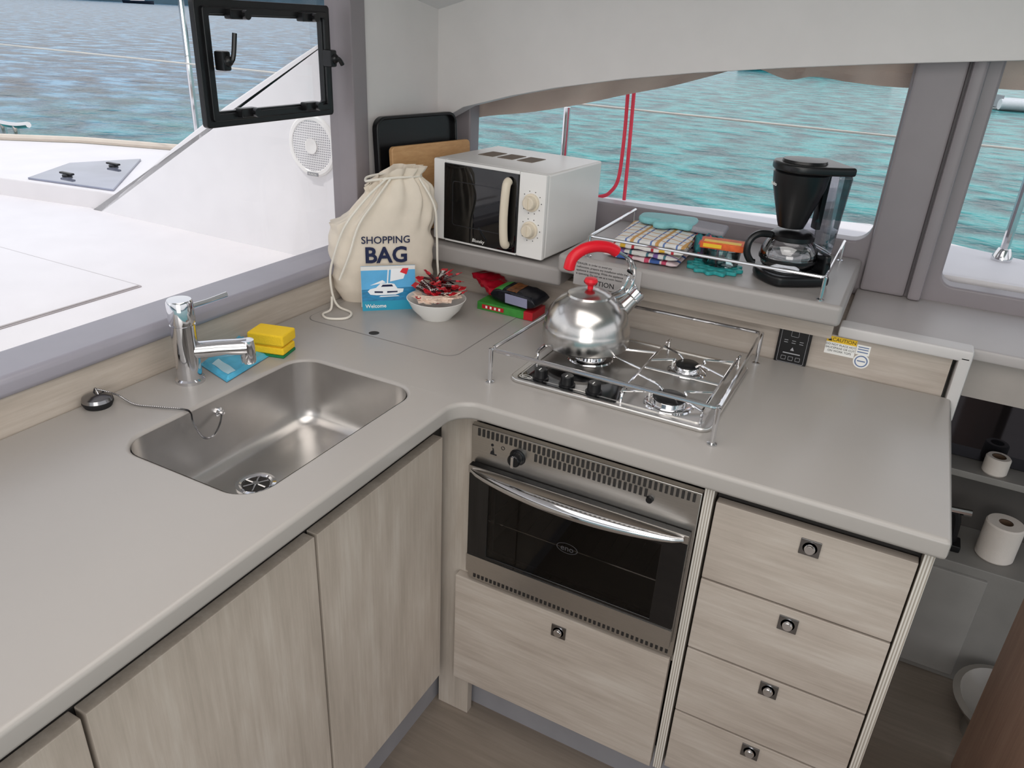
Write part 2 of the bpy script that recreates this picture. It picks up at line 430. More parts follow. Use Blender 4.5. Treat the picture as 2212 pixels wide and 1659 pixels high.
hp = PZ(808, 720, ZC)
b = B(); b.flat([LI, circ(hp.x, hp.y, .012, 24)], ZC, ZC+.001); b.build('panel', worktop_m, lid)
b = B(); b.flat([circ(hp.x, hp.y, .012, 24)], ZC, ZC+.0005); b.build('finger_hole', dark_m, lid)
b = B(); b.box((-1.215, 1.6, .93), (-.682, 1.985, .975), .008, 3); tag(b.build('ledge_board', shelf_m), 'grey ledge board carrying the microwave', 'shelf')
sh = thing('raised_shelf', 'raised grey shelf carrying the coffee maker and tea towels', 'shelf', (-.37, 1.78, .95))
b = B(); b.box((-.68, 1.57, .975), (-.058, 1.985, 1.02), .01, 3); b.build('shelf_board', shelf_m, sh)
b = B(); b.box((-.655, 1.63, .93), (-.07, 1.985, .976)); b.build('riser', woodh, sh)
st = thing('warning_sticker', 'pale printed warning sticker on the shelf edge behind the kettle', 'sticker', (-.55, 1.569, .955))
b = B(); b.box((-.635, 1.5685, .957), (-.475, 1.5698, 1.014)); b.build('backing', pm('sticker_grey', 'b4b0ae', .4), st)
b = B()
for i, s_ in enumerate(['*DEALER: in order to avoid any', 'malfunction, prepare any installation while the', 'appliance is operating. While the appliance', 'is operating. Do not use as a room heater.']):
    b.text(s_, .0066, FACE_Y((-.63, 1.5683, 1.006-.008*i)), .0002, 'LEFT')
b.text('CAUTION', .0165, FACE_Y((-.572, 1.5683, .9625)), .0002); b.text('LPG', .011, FACE_Y((-.502, 1.5683, .963)), .0002); b.build('lettering', ink, st)
# ================================================================== SINK
sk = thing('kitchen_sink', 'rectangular stainless steel sink set into the grey worktop', 'sink', (-.887, .872, .70))
t = bmesh.new(); rings = []
for o, z in ((.0012, .8455), (.003, .80), (.006, .745), (.01, .728), (.018, .716), (.03, .711), (.06, .7095)):
    L = rrect(SX0+o, SX1-o, SY0+o, SY1-o, max(.012, SR-o*.6), 8)
    rings.append([t.verts.new((x, y, z)) for x, y in L])
for a_, c_ in zip(rings, rings[1:]):
    n = len(a_)
    for i in range(n): t.faces.new((a_[i], a_[(i+1) % n], c_[(i+1) % n], c_[i]))
t.faces.new(rings[-1])
bmesh.ops.recalc_face_normals(t, faces=list(t.faces))
b = B(); b.add(t); b.build('basin', steel_sink, sk)
dp = PZ(553, 1046, .71)
b = B(); b.lathe([(.036, .0), (.036, .003), (.03, .004), (.026, .002), (.024, -.003)], 32, T((dp.x, dp.y, .7095))); dr = b.build('drain', chrome, sk)
b = B(); b.lathe([(0, .0006), (.0245, .0006)], 24, T((dp.x, dp.y, .7095))); b.build('drain_opening', dark_m, dr)
b = B()
for k in range(3):
    a = PI*k/3; c, s_ = math.cos(a)*.023, math.sin(a)*.023
    b.tube([(dp.x-c, dp.y-s_, .7115), (dp.x+c, dp.y+s_, .7115)], .0018, 6)
b.cyl((dp.x, dp.y, .7105), (0, 0, 1), .003, .006); b.build('strainer', chrome, dr)
# ================================================================== FAUCET
fp = PZ(412, 822, ZC); FXX, FYY = fp.x, fp.y
fa = thing('faucet', 'chrome single lever mixer tap behind the sink', 'faucet', (FXX, FYY, ZC))
b = B(); b.lathe([(0, 0), (.027, 0), (.027, .006), (.0225, .009), (.0225, .115), (.021, .1155), (.021, .119), (.0235, .12), (.0235, .158), (.021, .163), (0, .164)], 32, T((FXX, FYY, ZC))); b.build('body', chrome, fa)
se = PZ(535, 758, .905); d = Vector((se.x-FXX, se.y-FYY, 0)); d.normalize()
S0 = Vector((FXX, FYY, ZC+.062)); L = (Vector((se.x, se.y, 0))-Vector((FXX, FYY, 0))).length
b = B(); b.tube([S0+d*.01, S0+d*.06+Vector((0, 0, .002)), S0+d*(L)+Vector((0, 0, .002))], [.0165, .0165, .0165], 20); b.build('spout', chrome, fa)
b = B(); b.lathe([(0, -.03), (.013, -.03), (.0145, -.026), (.0145, .004), (.013, .016), (0, .018)], 20, T(S0+d*(L))); b.build('aerator', chrome, fa)
lt = PZ(478, 645, ZC+.150); ld = Vector((lt.x-FXX, lt.y-FYY, 0)).normalized()
b = B(); b.tube([Vector((FXX, FYY, ZC+.146))+ld*.018, Vector((FXX, FYY, ZC+.150))+ld*.05, Vector((FXX, FYY, ZC+.157))+ld*.088], [.0045, .0042, .0048], 10); b.build('lever', chrome, fa)
pp = PZ(213, 876, ZC)
pl = thing('sink_plug', 'steel and rubber sink plug lying on the worktop with its ball chain', 'plug', (pp.x, pp.y, ZC))
b = B(); b.lathe([(0, 0), (.022, 0), (.026, .008), (.026, .012), (0, .012)], 28, T((pp.x, pp.y, ZC))); b.build('rubber_stopper', rubber, pl)
b = B(); b.lathe([(.026, .012), (.024, .018), (.014, .023), (0, .025)], 28, T((pp.x, pp.y, ZC))); b.tube(sm([(pp.x-.006, pp.y, ZC+.024), (pp.x, pp.y, ZC+.034), (pp.x+.006, pp.y, ZC+.024)], 5), .0014, 6); b.build('cap', latch_m, pl)
ch = [Vector((pp.x, pp.y, ZC+.033)), Vector((pp.x+.01, pp.y+.03, ZC+.012))]+[PZ(u, v, ZC+.004) for u, v in ((290, 873), (340, 879), (395, 884))]
for u, v, xx in ((412, 892, -1.02), (418, 915, -1.015), (440, 945, -1.005), (462, 940, -1.005), (475, 915, -1.012), (479, 892, -1.02)): ch.append(PX(u, v, xx))
cp = sm(ch, 26); b = B(); b.tube(cp, [.0022 if i % 2 else .0009 for i in range(len(cp))], 6); b.build('ball_chain', latch_m, pl)
e = ch[-1]; b = B(); b.lathe([(0, -.008), (.009, -.008), (.009, -.005), (.004, -.003), (.0035, .004), (0, .005)], 16, AX((e.x, e.y, e.z), (1, 0, 0))); b.build('chain_anchor', chrome, pl)
# ================================================================== CABINETS
sc = thing('sink_cabinet', 'pale oak base cabinet with tall doors under the sink', 'cabinet', (-.9, .4, 0))
b = B(); b.box((-.722, -.5, .124), (-.714, 1.125, .812)); b.build('carcass', dark_m, sc)
for y0, y1 in ((-.06, .333), (.339, .728), (.734, 1.1)):
    b = B(); b.box((-.713, y0, .124), (-.69, y1, .757), .002); b.build('door', woodv, sc)
oc = thing('oven_cabinet', 'pale oak cabinet housing the oven with one wide drawer below', 'cabinet', (-.42, 1.35, 0))
b = B(); b.box((-.714, 1.132, .0), (-.633, 1.152, .812), .001); b.box((-.643, 1.134, .797), (-.183, 1.152, .812)); b.box((-.643, 1.134, .40), (-.183, 1.152, .424)); b.build('face_frame', woodv, oc)
b = B(); b.box((-.182, 1.118, .122), (-.165, 1.6, .812), .001); b.build('side_panel', ply_m, oc)
def latch(parent, p):
    b = B(); b.box((p.x-.016, p.y-.003, p.z-.015), (p.x+.016, p.y, p.z+.015), .001)
    l = b.build('latch', latch_m, parent)
    b = B(); b.lathe([(0, .007), (.0075, .007), (.0088, .005), (.0088, 0), (.0115, 0), (.0115, -.002)], 24, AX((p.x, p.y-.003, p.z), (0, -1, 0))); b.build('button', chrome, l)
    return l
b = B(); b.box((-.662, 1.112, .124), (-.187, 1.132, .421), .002); dw = b.build('drawer', woodh, oc)
latch(dw, PY(1207, 1364, 1.112))
dc = thing('drawer_cabinet', 'pale oak cabinet with four drawers at the worktop end', 'cabinet', (0, 1.35, 0))
b = B(); b.box((-.162, 1.142, .124), (.152, 1.15, .812)); b.build('carcass', dark_m, dc)
b = B(); b.box((.153, 1.118, .0), (.168, 1.65, .812), .001); b.build('side_panel', ply_m, dc)
zs = [.787, .624, .461, .298, .135]
for i, (u, v) in enumerate(((1750, 1183), (1702, 1348), (1660, 1490), (1620, 1623))):
    b = B(); b.box((-.160, 1.118, zs[i+1]+.004), (.150, 1.138, zs[i]), .002); dw = b.build('drawer', woodh, dc)
    latch(dw, PY(u, v, 1.118))
# ================================================================== OVEN
X0, X1 = -.634, -.184
ov = thing('oven', 'built-in stainless steel oven with black glass door and curved handle', 'oven', (-.41, 1.3, .425))
b = B()
for a_, c_ in (((X0+.012, 1.136, .43), (X0+.016, 1.5, .79)), ((X1-.016, 1.136, .43), (X1-.012, 1.5, .79)), ((X0+.012, 1.136, .43), (X1-.012, 1.5, .47)), ((X0+.012, 1.136, .70), (X1-.012, 1.5, .79)), ((X0+.012, 1.496, .43), (X1-.012, 1.5, .79))): b.box(a_, c_)
b.build('cavity', pm('oven_enamel', '3a3634', .4), ov)
b = B(); zz = .56
b.tube([(X0+.02, 1.15, zz), (X1-.02, 1.15, zz)], .0028, 8); b.tube([(X0+.02, 1.42, zz), (X1-.02, 1.42, zz)], .0028, 8)
for i in range(15): x = X0+.03+i*.0278; b.tube([(x, 1.15, zz), (x, 1.42, zz)], .0016, 6)
b.build('rack', chrome, ov)
b = B(); b.flat([[(X0, .426), (X1, .426), (X1, .795), (X0, .795)], [(X0+.05, .50), (X1-.05, .50), (X1-.05, .685), (X0+.05, .685)]], -1.133, -1.116, .0015, RX(PI/2))
b.build('fascia', steel_f, ov)
def slots(rows):
    b = B()
    for x0, n, z0, z1 in rows:
        for i in range(n): x = x0+i*.0098; b.box((x, 1.1145, z0), (x+.005, 1.1163, z1))
    return b
slots([(X0+.014, 44, .7755, .791), (X0+.136, 23, .7565, .772)]).build('upper_vent_slots', dark_m, ov)
slots([(X0+.014, 44, .4315, .451)]).build('lower_vent_slots', dark_m, ov)
DX0, DX1 = X0+.006, X1-.006
b = B(); b.flat([[(DX0, .458), (DX1, .458), (DX1, .716), (DX0, .716)], [(DX0+.045, .51), (DX1-.045, .51), (DX1-.045, .68), (DX0+.045, .68)]], -1.114, -1.099, .0015, RX(PI/2)); od = b.build('door', black_gl, ov)
b = B(); b.box((DX0+.045, 1.1005, .51), (DX1-.045, 1.1025, .68)); b.build('door_glass', oven_gl, od)
b = B(); b.box((DX0, 1.0965, .459), (DX1, 1.0988, .502)); b.box((DX0, 1.0965, .70), (DX1, 1.0988, .7155)); b.build('door_trim', steel_f, od)
hpts = []
for i in range(25):
    s_ = i/24; k = math.sin(PI*s_)
    hpts.append((DX0+.008+s_*(DX1-DX0-.016), 1.094-.026*k**.6, .708-.004*k))
b = B(); b.tube(hpts, [.004+.0085*math.sin(PI*i/24)**.7 for i in range(25)], 14); b.build('handle', chrome, od)
b = B(); b.flat([[(x*1.9, y) for x, y in circ(0, 0, .0115)], [(x*1.93, y) for x, y in circ(0, 0, .0106)]], 0, .0003, 0, FACE_Y((-.41, 1.1003, .60)))
b.text('eno', .018, FACE_Y((-.41, 1.1003, .594)), .0002); b.build('maker_mark', pm('glass_mark', '48484c', .3), od)
kp = PY(1118, 988, 1.116)
b = B(); b.lathe([(0, .02), (.011, .02), (.013, .017), (.0135, .003), (.016, .002), (.017, 0)], 24, AX(kp, (0, -1, 0))); kn = b.build('knob', black_pl, ov)
b = B(); b.box((kp.x-.003, kp.y-.024, kp.z-.012), (kp.x+.003, kp.y-.019, kp.z+.012), .001); b.build('grip', chrome, kn)
b = B(); q = PY(1066, 975, 1.1158); QM = FACE_Y(q)
b.prism([(-.007, -.008), (.007, -.008), (.007, -.0055), (.002, -.0055), (.0, .006), (-.003, .008), (-.002, .002), (-.006, -.002)], 0, .0003, QM); b.flat([circ(-.003, .013, .003, 14)], 0, .0003, 0, QM); b.flat([circ(.02, .013, .004, 16), circ(.02, .013, .003, 16)], 0, .0003, 0, QM); b.build('dial_marks', ink, ov)
q = PY(1404, 1078, 1.116); b = B(); b.cyl(q, (0, -1, 0), .006, .007, .006, 16); b.build('ignition_button', black_pl, ov)
# ================================================================== HOB
hb = thing('gas_hob', 'three burner stainless steel gas hob under the fiddle rail', 'hob', (-.41, 1.39, ZC))
b = B(); b.flat([rrect(-.617, -.21, 1.222, 1.562, .022)], ZC, ZC+.009, .003); b.flat([rrect(-.60, -.227, 1.238, 1.548, .015), rrect(-.597, -.23, 1.241, 1.545, .013)], ZC+.009, ZC+.011); b.build('plate', pm('hob_steel', 'dedcd9', .3, 1, var=.03), hb)
b = B(); b.flat([rrect(-.602, -.392, 1.23, 1.305, .008)], ZC+.009, ZC+.0105); b.build('control_panel', black_gl, hb)
b = B(); b.text('eno', .012, T((-.585, 1.236, ZC+.0107)), .0001); b.flat([[(-.585+x*1.7, 1.2395+y) for x, y in circ(0, 0, .008)], [(-.585+x*1.7, 1.2395+y) for x, y in circ(0, 0, .0072)]], ZC+.0105, ZC+.0108); b.build('panel_marks', paper_w, hb)
for x in (-.557, -.50, -.4435):
    b = B(); b.lathe([(.0165, 0), (.0165, .003), (.0135, .004), (.0125, .02), (.011, .0215), (0, .0215)], 24, T((x, 1.25, ZC+.0105))); k = b.build('control_knob', black_pl, hb)
    b = B(); b.box((x-.001, 1.24, ZC+.0318), (x+.001, 1.25, ZC+.0324)); b.build('pointer', paper_w, k)
ZP = ZC+.009
for (x, y, r) in ((-.515, 1.405, .034), (-.305, 1.285, .032), (-.318, 1.455, .025)):
    b = B(); b.lathe([(r+.016, 0), (r+.014, .003), (r+.006, .005), (r+.002, .004), (r, .012), (r*.92, .014)], 32, T((x, y, ZP))); bu = b.build('burner', chrome, hb)
    b = B(); b.lathe([(r*.98, .009), (r*.98, .016), (r*.8, .019), (0, .0195)], 32, T((x, y, ZP))); b.build('burner_cap', black_pl, bu)
    b = B(); b.cyl((x-r-.008, y+.006, ZP), (0, 0, 1), .016, .0022, n=8); b.build('igniter', ceramic, bu)
b = B(); ZT = ZC+.034
for x in (-.60, -.385, -.232):
    b.tube(sm([(x, 1.24 if x > -.4 else 1.32, ZP), (x, 1.245 if x > -.4 else 1.325, ZT-.006), (x, 1.26 if x > -.4 else 1.335, ZT), (x, 1.525, ZT), (x, 1.54, ZT-.006), (x, 1.545, ZP)], 5), .0028, 8)
def finger(x, y, dx, dy):
    b.tube(sm([(x+dx, y+dy, ZT), (x+dx*.55, y+dy*.55, ZT+.001), (x+dx*.35, y+dy*.35, ZT+.001), (x+dx*.3+.006*(1 if dy > 0 else -1), y+dy*.3, ZT-.006)], 5), .0026, 8)
for (x, y) in ((-.305, 1.285), (-.318, 1.455)):
    for dx in (-.385-x, -.232-x):
        for dy in (-.045, .045): finger(x, y, dx, dy)
for dx in (-.085, .13):
    for dy in (-.05, .05): finger(-.515, 1.405, dx, dy)
b.tube([(-.385, 1.37, ZT), (-.232, 1.37, ZT)], .0026, 8)
b.build('pan_support', chrome, hb)
fr = thing('hob_fiddle_rail', 'thin chrome fiddle rail standing around the hob', 'rail', (-.42, 1.4, ZC))
FL, FR_, BR, BL = Vector((-.643, 1.197, 0)), Vector((-.197, 1.192, 0)), Vector((-.205, 1.604, 0)), Vector((-.625, 1.60, 0))
def railz(p, z): return Vector((p.x, p.y, z))
ZR = ZC+.071
lp = []
C4 = [FL, FR_, BR, BL]
for i in range(4):
    p, a_, c_ = C4[i], C4[i-1], C4[(i+1) % 4]
    pa = p+(a_-p).normalized()*.014; pc = p+(c_-p).normalized()*.014
    for k in range(5):
        s_ = k/4; q = pa*(1-s_)**2+p*2*s_*(1-s_)+pc*s_*s_; lp.append(railz(q, ZR))
b = B(); b.tube(lp, .004, 8, True); b.build('top_rail', chrome, fr)
for p in C4:
    b = B(); b.lathe([(0, 0), (.009, 0), (.009, .003), (.0045, .005), (.0045, .072), (0, .073)], 14, T(railz(p, ZC))); b.build('leg', chrome, fr)
# ================================================================== KETTLE
kx, ky, kz = -.532, 1.411, ZC+.037
ke = thing('kettle', 'brushed steel whistling kettle with red handle standing on the hob', 'kettle', (kx, ky, kz))
KM = T((kx, ky, kz))
b = B(); b.lathe([(0, 0), (.086, 0), (.0905, .004), (.0922, .012), (.0922, .036), (.0905, .041), (.0895, .046), (.087, .058), (.081, .074), (.071, .088), (.059, .099), (.0475, .106), (.046, .108)], 48, KM); b.build('body', steel, ke)
b = B(); b.lathe([(.047, .107), (.045, .111), (.032, .117), (.014, .121), (0, .122)], 40, KM); kl = b.build('lid', steel, ke)
b = B(); b.lathe([(0, .119), (.006, .119), (.006, .128), (.011, .131), (.0145, .137), (.012, .143), (0, .145)], 24, KM); b.build('lid_knob', red_m, kl)
kd = Vector((.66, .75, 0)).normalized(); kw = Vector((0, 0, 1)).cross(kd); KO = Vector((kx, ky, kz))
def K(r, z, w=0): return KO+kd*r+Vector((0, 0, z))+kw*w
b = B(); b.tube(sm([K(.066, .058), K(.086, .076), K(.105, .093)], 4), [.022, .021, .020, .019, .018, .017, .0165, .016, .0155], 18); b.build('spout', steel, ke)
wd = (K(.12, .108)-K(.1, .088)).normalized()
b = B(); b.lathe([(.0165, 0), (.018, .002), (.018, .018), (.015, .021), (0, .022)], 20, AX(K(.102, .091), wd)); b.tube(sm([K(.111, .111), K(.102, .126), K(.093, .134)], 4), .003, 8); b.build('whistle_cap', chrome, ke)
b = B()
for w in (-.011, .011):
    b.tube(sm([K(.05, .100, w), K(.082, .112, w), K(.095, .145, w), K(.084, .178, w), K(.052, .198, w*.6)], 6), .0032, 8)
b.tube([K(.093, .15, -.012), K(.093, .15, .012)], .0045, 8); b.build('handle_bracket', chrome, ke)
gp = sm([K(.054, .195), K(.033, .206), K(.002, .21), K(-.026, .204), K(-.047, .188), K(-.053, .164)], 6)
b = B(); n = len(gp); b.tube(gp, [.0085]+[.0118]*(n-2)+[.008], 14); b.build('handle_grip', red_m, ke)
# ================================================================== MICROWAVE (local coords, front at y=0 facing -y)
MP = PZ(937, 518, .975)
mw = thing('microwave', 'white microwave oven with black door beside the back window', 'microwave', (MP.x, MP.y, .976), math.radians(-4))
W, D, H = .322, .29, .207
b = B(); b.box((0, .012, .006), (W, D, H), .006, 3)
for fx in (.03, W-.03):
    for fy in (.04, D-.04): b.cyl((fx, fy, 0), (0, 0, 1), .008, .01, n=12)
b.build('casing', white_pl, mw, True)
b = B()
for k in range(3): b.box((.05+k*.058, .12, H-.0005), (.095+k*.058, .19, H+.0008), .0003)
b.build('vent_grilles', pm('vent_brown', '7d6f62', .6), mw, True)
b = B(); b.box((0, -.002, .006), (.036, .014, H), .004); b.box((.036, -.001, .006), (.249, .013, .012), .001); b.box((.036, -.001, H-.008), (.249, .013, H), .001); b.box((.249, -.002, .006), (W, .014, H), .004); b.build('front_frame', white_pl, mw, True)
b = B(); b.box((.034, -.004, .011), (.249, .010, H-.007), .002); md_ = b.build('door', black_gl, mw, True)
b = B(); b.flat([rrect(.06, .205, .05, .16, .008), rrect(.062, .203, .052, .158, .007)], 0, .0005, 0, FACE_Y((0, -.004, 0))); b.build('door_window_outline', pm('window_edge', '2b2b2e', .2), md_, True)
b = B(); b.text('Bluesky', .012, FACE_Y((.14, -.0043, .018)), .0002, shear=.2); b.build('maker_mark', paper_w, md_, True)
hp_ = sm([(.224, -.006, .028), (.224, -.018, .04), (.222, -.021, .1), (.224, -.018, .169), (.224, -.006, .182)], 6)
b = B(); b.tube(hp_, [.008]+[.0105]*(len(hp_)-2)+[.008], 12); b.build('handle', cream_pl, md_, True)
for zz in (.075, .14):
    b = B(); b.lathe([(.021, 0), (.021, .004), (.0165, .005), (.015, .018), (.013, .02), (0, .02)], 28, AX((.286, -.002, zz), (0, -1, 0))); b.box((.2845, -.025, zz-.013), (.2875, -.02, zz+.013), .001); b.build('dial_knob', cream_pl, mw, True)
b = B()
for zz in (.075, .14):
    for k in range(9):
        a = math.radians(-50+k*35); b.box((.286+.0265*math.sin(a)-.001, -.0026, zz+.0265*math.cos(a)-.001), (.286+.0265*math.sin(a)+.001, -.0018, zz+.0265*math.cos(a)+.001))
b.build('dial_marks', ink, mw, True)
# ================================================================== tray + board
def upright(p0, p1, z0, lean):
    p0, p1 = Vector((*p0, z0)), Vector((*p1, z0)); x = (p1-p0).normalized(); nrm = x.cross(Vector((0, 0, 1)))
    y = (Vector((0, 0, 1))-nrm*lean).normalized(); z = x.cross(y)
    return Matrix(((x.x, y.x, z.x, p0.x), (x.y, y.y, z.y, p0.y), (x.z, y.z, z.z, p0.z), (0, 0, 0, 1))), (p1-p0).length
M, L = upright((-1.19, 1.578), (-1.132, 1.86), .976, .055)
tr = thing('serving_tray', 'black serving tray standing upright against the corner panel', 'tray', (-1.17, 1.72, .976))
b = B(); b.flat([rrect(0, L, 0, .292, .03)], -.004, .001, .001, M); b.build('base', black_pl, tr)
b = B(); b.flat([rrect(0, L, 0, .292, .03), rrect(.008, L-.008, .008, .284, .024)], -.002, .014, .003, M); b.build('rim', black_pl, tr)
M, L = upright((-1.165, 1.6), (-1.10, 1.872), .976, .07)
b = B(); b.flat([rrect(0, L, 0, .222, .012)], .004, .018, .003, M); tag(b.build('cutting_board', board_m), 'wooden cutting board leaning in front of the black tray', 'cutting board')
# ================================================================== SHOPPING BAG
bx, by = -1.112, 1.481
bg = thing('drawstring_bag', 'cream cotton drawstring bag with dark lettering in the counter corner', 'bag', (bx, by, ZC), math.radians(44))
prof = [(0, .10, .038), (.03, .118, .046), (.10, .126, .049), (.20, .124, .046), (.24, .117, .043), (.262, .107, .039), (.282, .09, .034), (.296, .07, .028), (.304, .06, .024), (.312, .066, .028), (.324, .07, .031)]
def bprof(z):
    for a_, c_ in zip(prof, prof[1:]):
        if z <= c_[0]:
            k = (z-a_[0])/(c_[0]-a_[0])
            return a_[1]+(c_[1]-a_[1])*k, a_[2]+(c_[2]-a_[2])*k
    return prof[-1][1], prof[-1][2]
PE = 2.5
ZB = .324
def bsurf(u, v):
    z = ZB*v; w, d_ = bprof(z); a = 2*PI*u; c, s_ = math.cos(a), math.sin(a)
    g = max(0, (v-.5)/.5)
    edge = max(0, abs(c)-.5)/.5
    wr = (.014*math.sin(3*a+v*9)+.024*edge*math.sin(v*26+3*c)+.016*edge*math.sin(v*47+5*a)+.03*max(0, v-.55)*math.sin(v*38+2*a))*min(1, v*5)
    k = 1+g*.15*math.sin(13*a+2*math.sin(v*5)+v*4)*(1-.3*edge)+wr
    x = w*k*math.copysign(abs(c)**(2/PE), c); y = d_*k*math.copysign(abs(s_)**(2/PE), s_)
    sh_ = .036*max(0, (v-.5)/.5)**1.4
    zz = z-(.075*max(0, -x)/.12*min(1, (v-.6)/.25) if v > .6 else 0)
    return Vector((x+sh_, y, zz))
b = B(); b.grid(bsurf, 140, 60, True); o = b.build('sack', cotton, bg, True)
b = B(); b.grid(lambda u, v: Vector((bsurf(u, 0).x*v, bsurf(u, 0).y*v, .0005)), 112, 2, True); b.build('sack_bottom', cotton, bg, True)
def onbag(co):
    x, z = co.x, co.y; w, d_ = bprof(z); q = max(0, 1-abs(x/w)**PE)**(1/PE)
    return Vector((x, -d_*q*1.03-.0025+co.z, z))
def shifted(dx, dz): return lambda co: onbag(Vector((co.x+dx, co.y+dz, co.z)))
b = B(); b.text('SHOPPING', .0245, None, .0002, fn=shifted(.004, .153), bold=.0002); b.text('BAG', .053, None, .0002, fn=shifted(.004, .107), bold=.0014); b.build('lettering', navy_m, bg, True)
b = B()
b.tube(sm([(.01, -.03, .30), (-.04, -.058, .262), (-.09, -.06, .2), (-.118, -.052, .13), (-.13, -.048, .08), (-.127, -.057, .03), (-.115, -.07, .006), (-.09, -.11, .004), (-.105, -.145, .004), (-.145, -.14, .004), (-.155, -.11, .004), (-.135, -.085, .006), (-.13, -.065, .03)], 7), .0028, 7)
b.tube(sm([(.02, -.03, .30), (-.02, -.056, .255), (-.06, -.062, .2), (-.085, -.064, .13), (-.11, -.062, .07)], 7), .0028, 7)
b.tube(sm([(.09, -.02, .30), (.122, -.042, .24), (.131, -.03, .17), (.133, -.03, .1), (.137, -.03, .05)], 7), .0028, 7)
b.tube(sm([(-.034, -.0, .290), (-.024, -.024, .296), (.03, -.031, .303), (.09, -.014, .303), (.09, .016, .303), (.03, .029, .303), (-.024, .022, .296)], 6, True), .003, 7)
b.build('drawstring', cord_m, bg, True)
# ================================================================== WELCOME CARD
c0, c1 = Vector((-1.09, 1.37, ZC)), Vector((-.996, 1.458, ZC))
xd = (c1-c0).normalized(); ang = math.atan2(xd.y, xd.x); CW = (c1-c0).length; CH = .108
wc = thing('welcome_card', 'blue folded welcome card with a catamaran picture in front of the bag', 'card', c0, ang)
tl = RX(math.radians(-9))
b = B(); b.box((0, 0, 0), (CW, .0008, CH), M=tl); b.mi = 1
b.box((0, -.0006, .03), (CW, 0, CH), M=tl); b.mi = 2; b.box((0, -.0007, .0), (CW, 0, .032), M=tl); b.build('front_leaf', [paper_w, sky_card, tealband], wc, True)
b = B(); b.box((0, 0, 0), (CW, .0008, CH), M=T((0, .03, 0)) @ RX(math.radians(9))); b.build('back_leaf', paper_w, wc, True)
FC = tl @ T((0, -.0009, 0)) @ RX(PI/2)
b = B(); b.prism([(0, .024), (CW, .024), (CW, .056), (0, .052)], 0, .0002, FC); b.mi = 1
b.prism([(.014, .048), (.02, .04), (.035, .038), (.08, .038), (.098, .044), (.1, .052), (.085, .053), (.078, .064), (.07, .066), (.045, .066), (.034, .056), (.02, .053)], .0002, .0005, FC)
b.prism([(.06, .066), (.063, .066), (.067, .106), (.064, .106)], .0002, .0005, FC); b.prism([(.068, .07), (.1, .076), (.112, .106), (.072, .106)], .0002, .0005, FC); b.prism([(.02, .062), (.058, .068), (.05, .074)], .0002, .0005, FC)
b.prism([(.04, .0335), (.09, .034), (.085, .036), (.045, .036)], .0002, .0004, FC); b.mi = 2
b.prism([(.092, .092), (.103, .106), (.115, .106), (.108, .086)], .0005, .0008, FC); b.mi = 3
b.prism([(.046, .058), (.075, .058), (.072, .063), (.05, .063)], .0006, .0008, FC)
b.prism([(.03, .044), (.05, .043), (.05, .047), (.03, .048)], .0006, .0008, FC); b.prism([(.06, .043), (.085, .044), (.085, .047), (.06, .047)], .0006, .0008, FC); b.mi = 4
b.text('Welcome', .0125, FC @ T((.032, .008, .0003)), .0002, bold=.0002); b.build('picture', [sea_card, hull_card, red_m, navy_m, paper_w], wc, True)
# ================================================================== BOWL + STICKS
bc = Vector((-.927, 1.442, ZC))
b = B(); b.lathe([(0, .003), (.03, .003), (.034, 0), (.037, .0), (.04, .005), (.058, .024), (.068, .044), (.0705, .048), (.069, .0485), (.066, .045), (.055, .026), (.038, .009), (0, .007)], 40, T(bc)); tag(b.build('bowl', ceramic), 'small white ceramic bowl heaped with coffee sticks', 'bowl')
def stick_mesh(txt):
    b = B(); segs = 10; Lh = .08
    for i in range(segs):
        x0, x1 = -Lh/2+Lh*i/segs, -Lh/2+Lh*(i+1)/segs
        end = i in (0, segs-1); h = .0006 if end else .0021
        b.mi = 1 if i in (4, 5, 6, 7) and txt else 0
        b.box((x0, -.0078, -h), (x1, .0078, h), .0005, 1)
    if txt:
        b.mi = 2; b.text('NESCAFÉ', .009, T((.008, -.0032, .0022)), .0002)
    return b
proto = tag(stick_mesh(True).build('coffee_stick', [sred, sbrown, paper_w]), 'slim red and brown coffee stick heaped in the white bowl', 'sachet', 'coffee sticks in the bowl')
proto2 = tag(stick_mesh(False).build('sugar_stick', [scream]), 'slim cream paper stick lying in the white bowl', 'sachet', 'cream paper sticks in the bowl')
def place_stick(o, k, c, dvec, roll):
    q = o if k == 0 else o.copy()
    if k: col.objects.link(q)
    q.rotation_mode = 'QUATERNION'
    q.rotation_quaternion = Vector(dvec).to_track_quat('X', 'Z') @ Quaternion((1, 0, 0), roll)
    q.location = c
rnd = random.Random(23)
NS = 24
for k in range(NS):
    az = k*2.39996; el = rnd.uniform(.0, .3); rr_ = rnd.uniform(.01, .045)*(1-.5*k/NS)
    if k % 8 == 7: el = rnd.uniform(.5, .8)
    a2 = az+rnd.uniform(-1.3, 1.3)
    dv = Vector((math.cos(a2)*math.cos(el), math.sin(a2)*math.cos(el), math.sin(el)))
    c = bc+Vector((math.cos(az)*rr_+.014*k/NS, math.sin(az)*rr_+.016*k/NS, .05+.042*(k/NS)+.02*math.sin(el)))
    place_stick(proto, k, c, dv, rnd.uniform(-.5, .5))
for k in range(10):
    az = -2.3+k*.3; el = rnd.uniform(.02, .25)
    c = bc+Vector((math.cos(az)*.04, math.sin(az)*.04, .05+.003*k*.5))
    a2 = az+rnd.uniform(1.1, 1.6)
    place_stick(proto2, k, c, (math.cos(a2), math.sin(a2), rnd.uniform(-.1, .15)), rnd.uniform(-.4, .4))
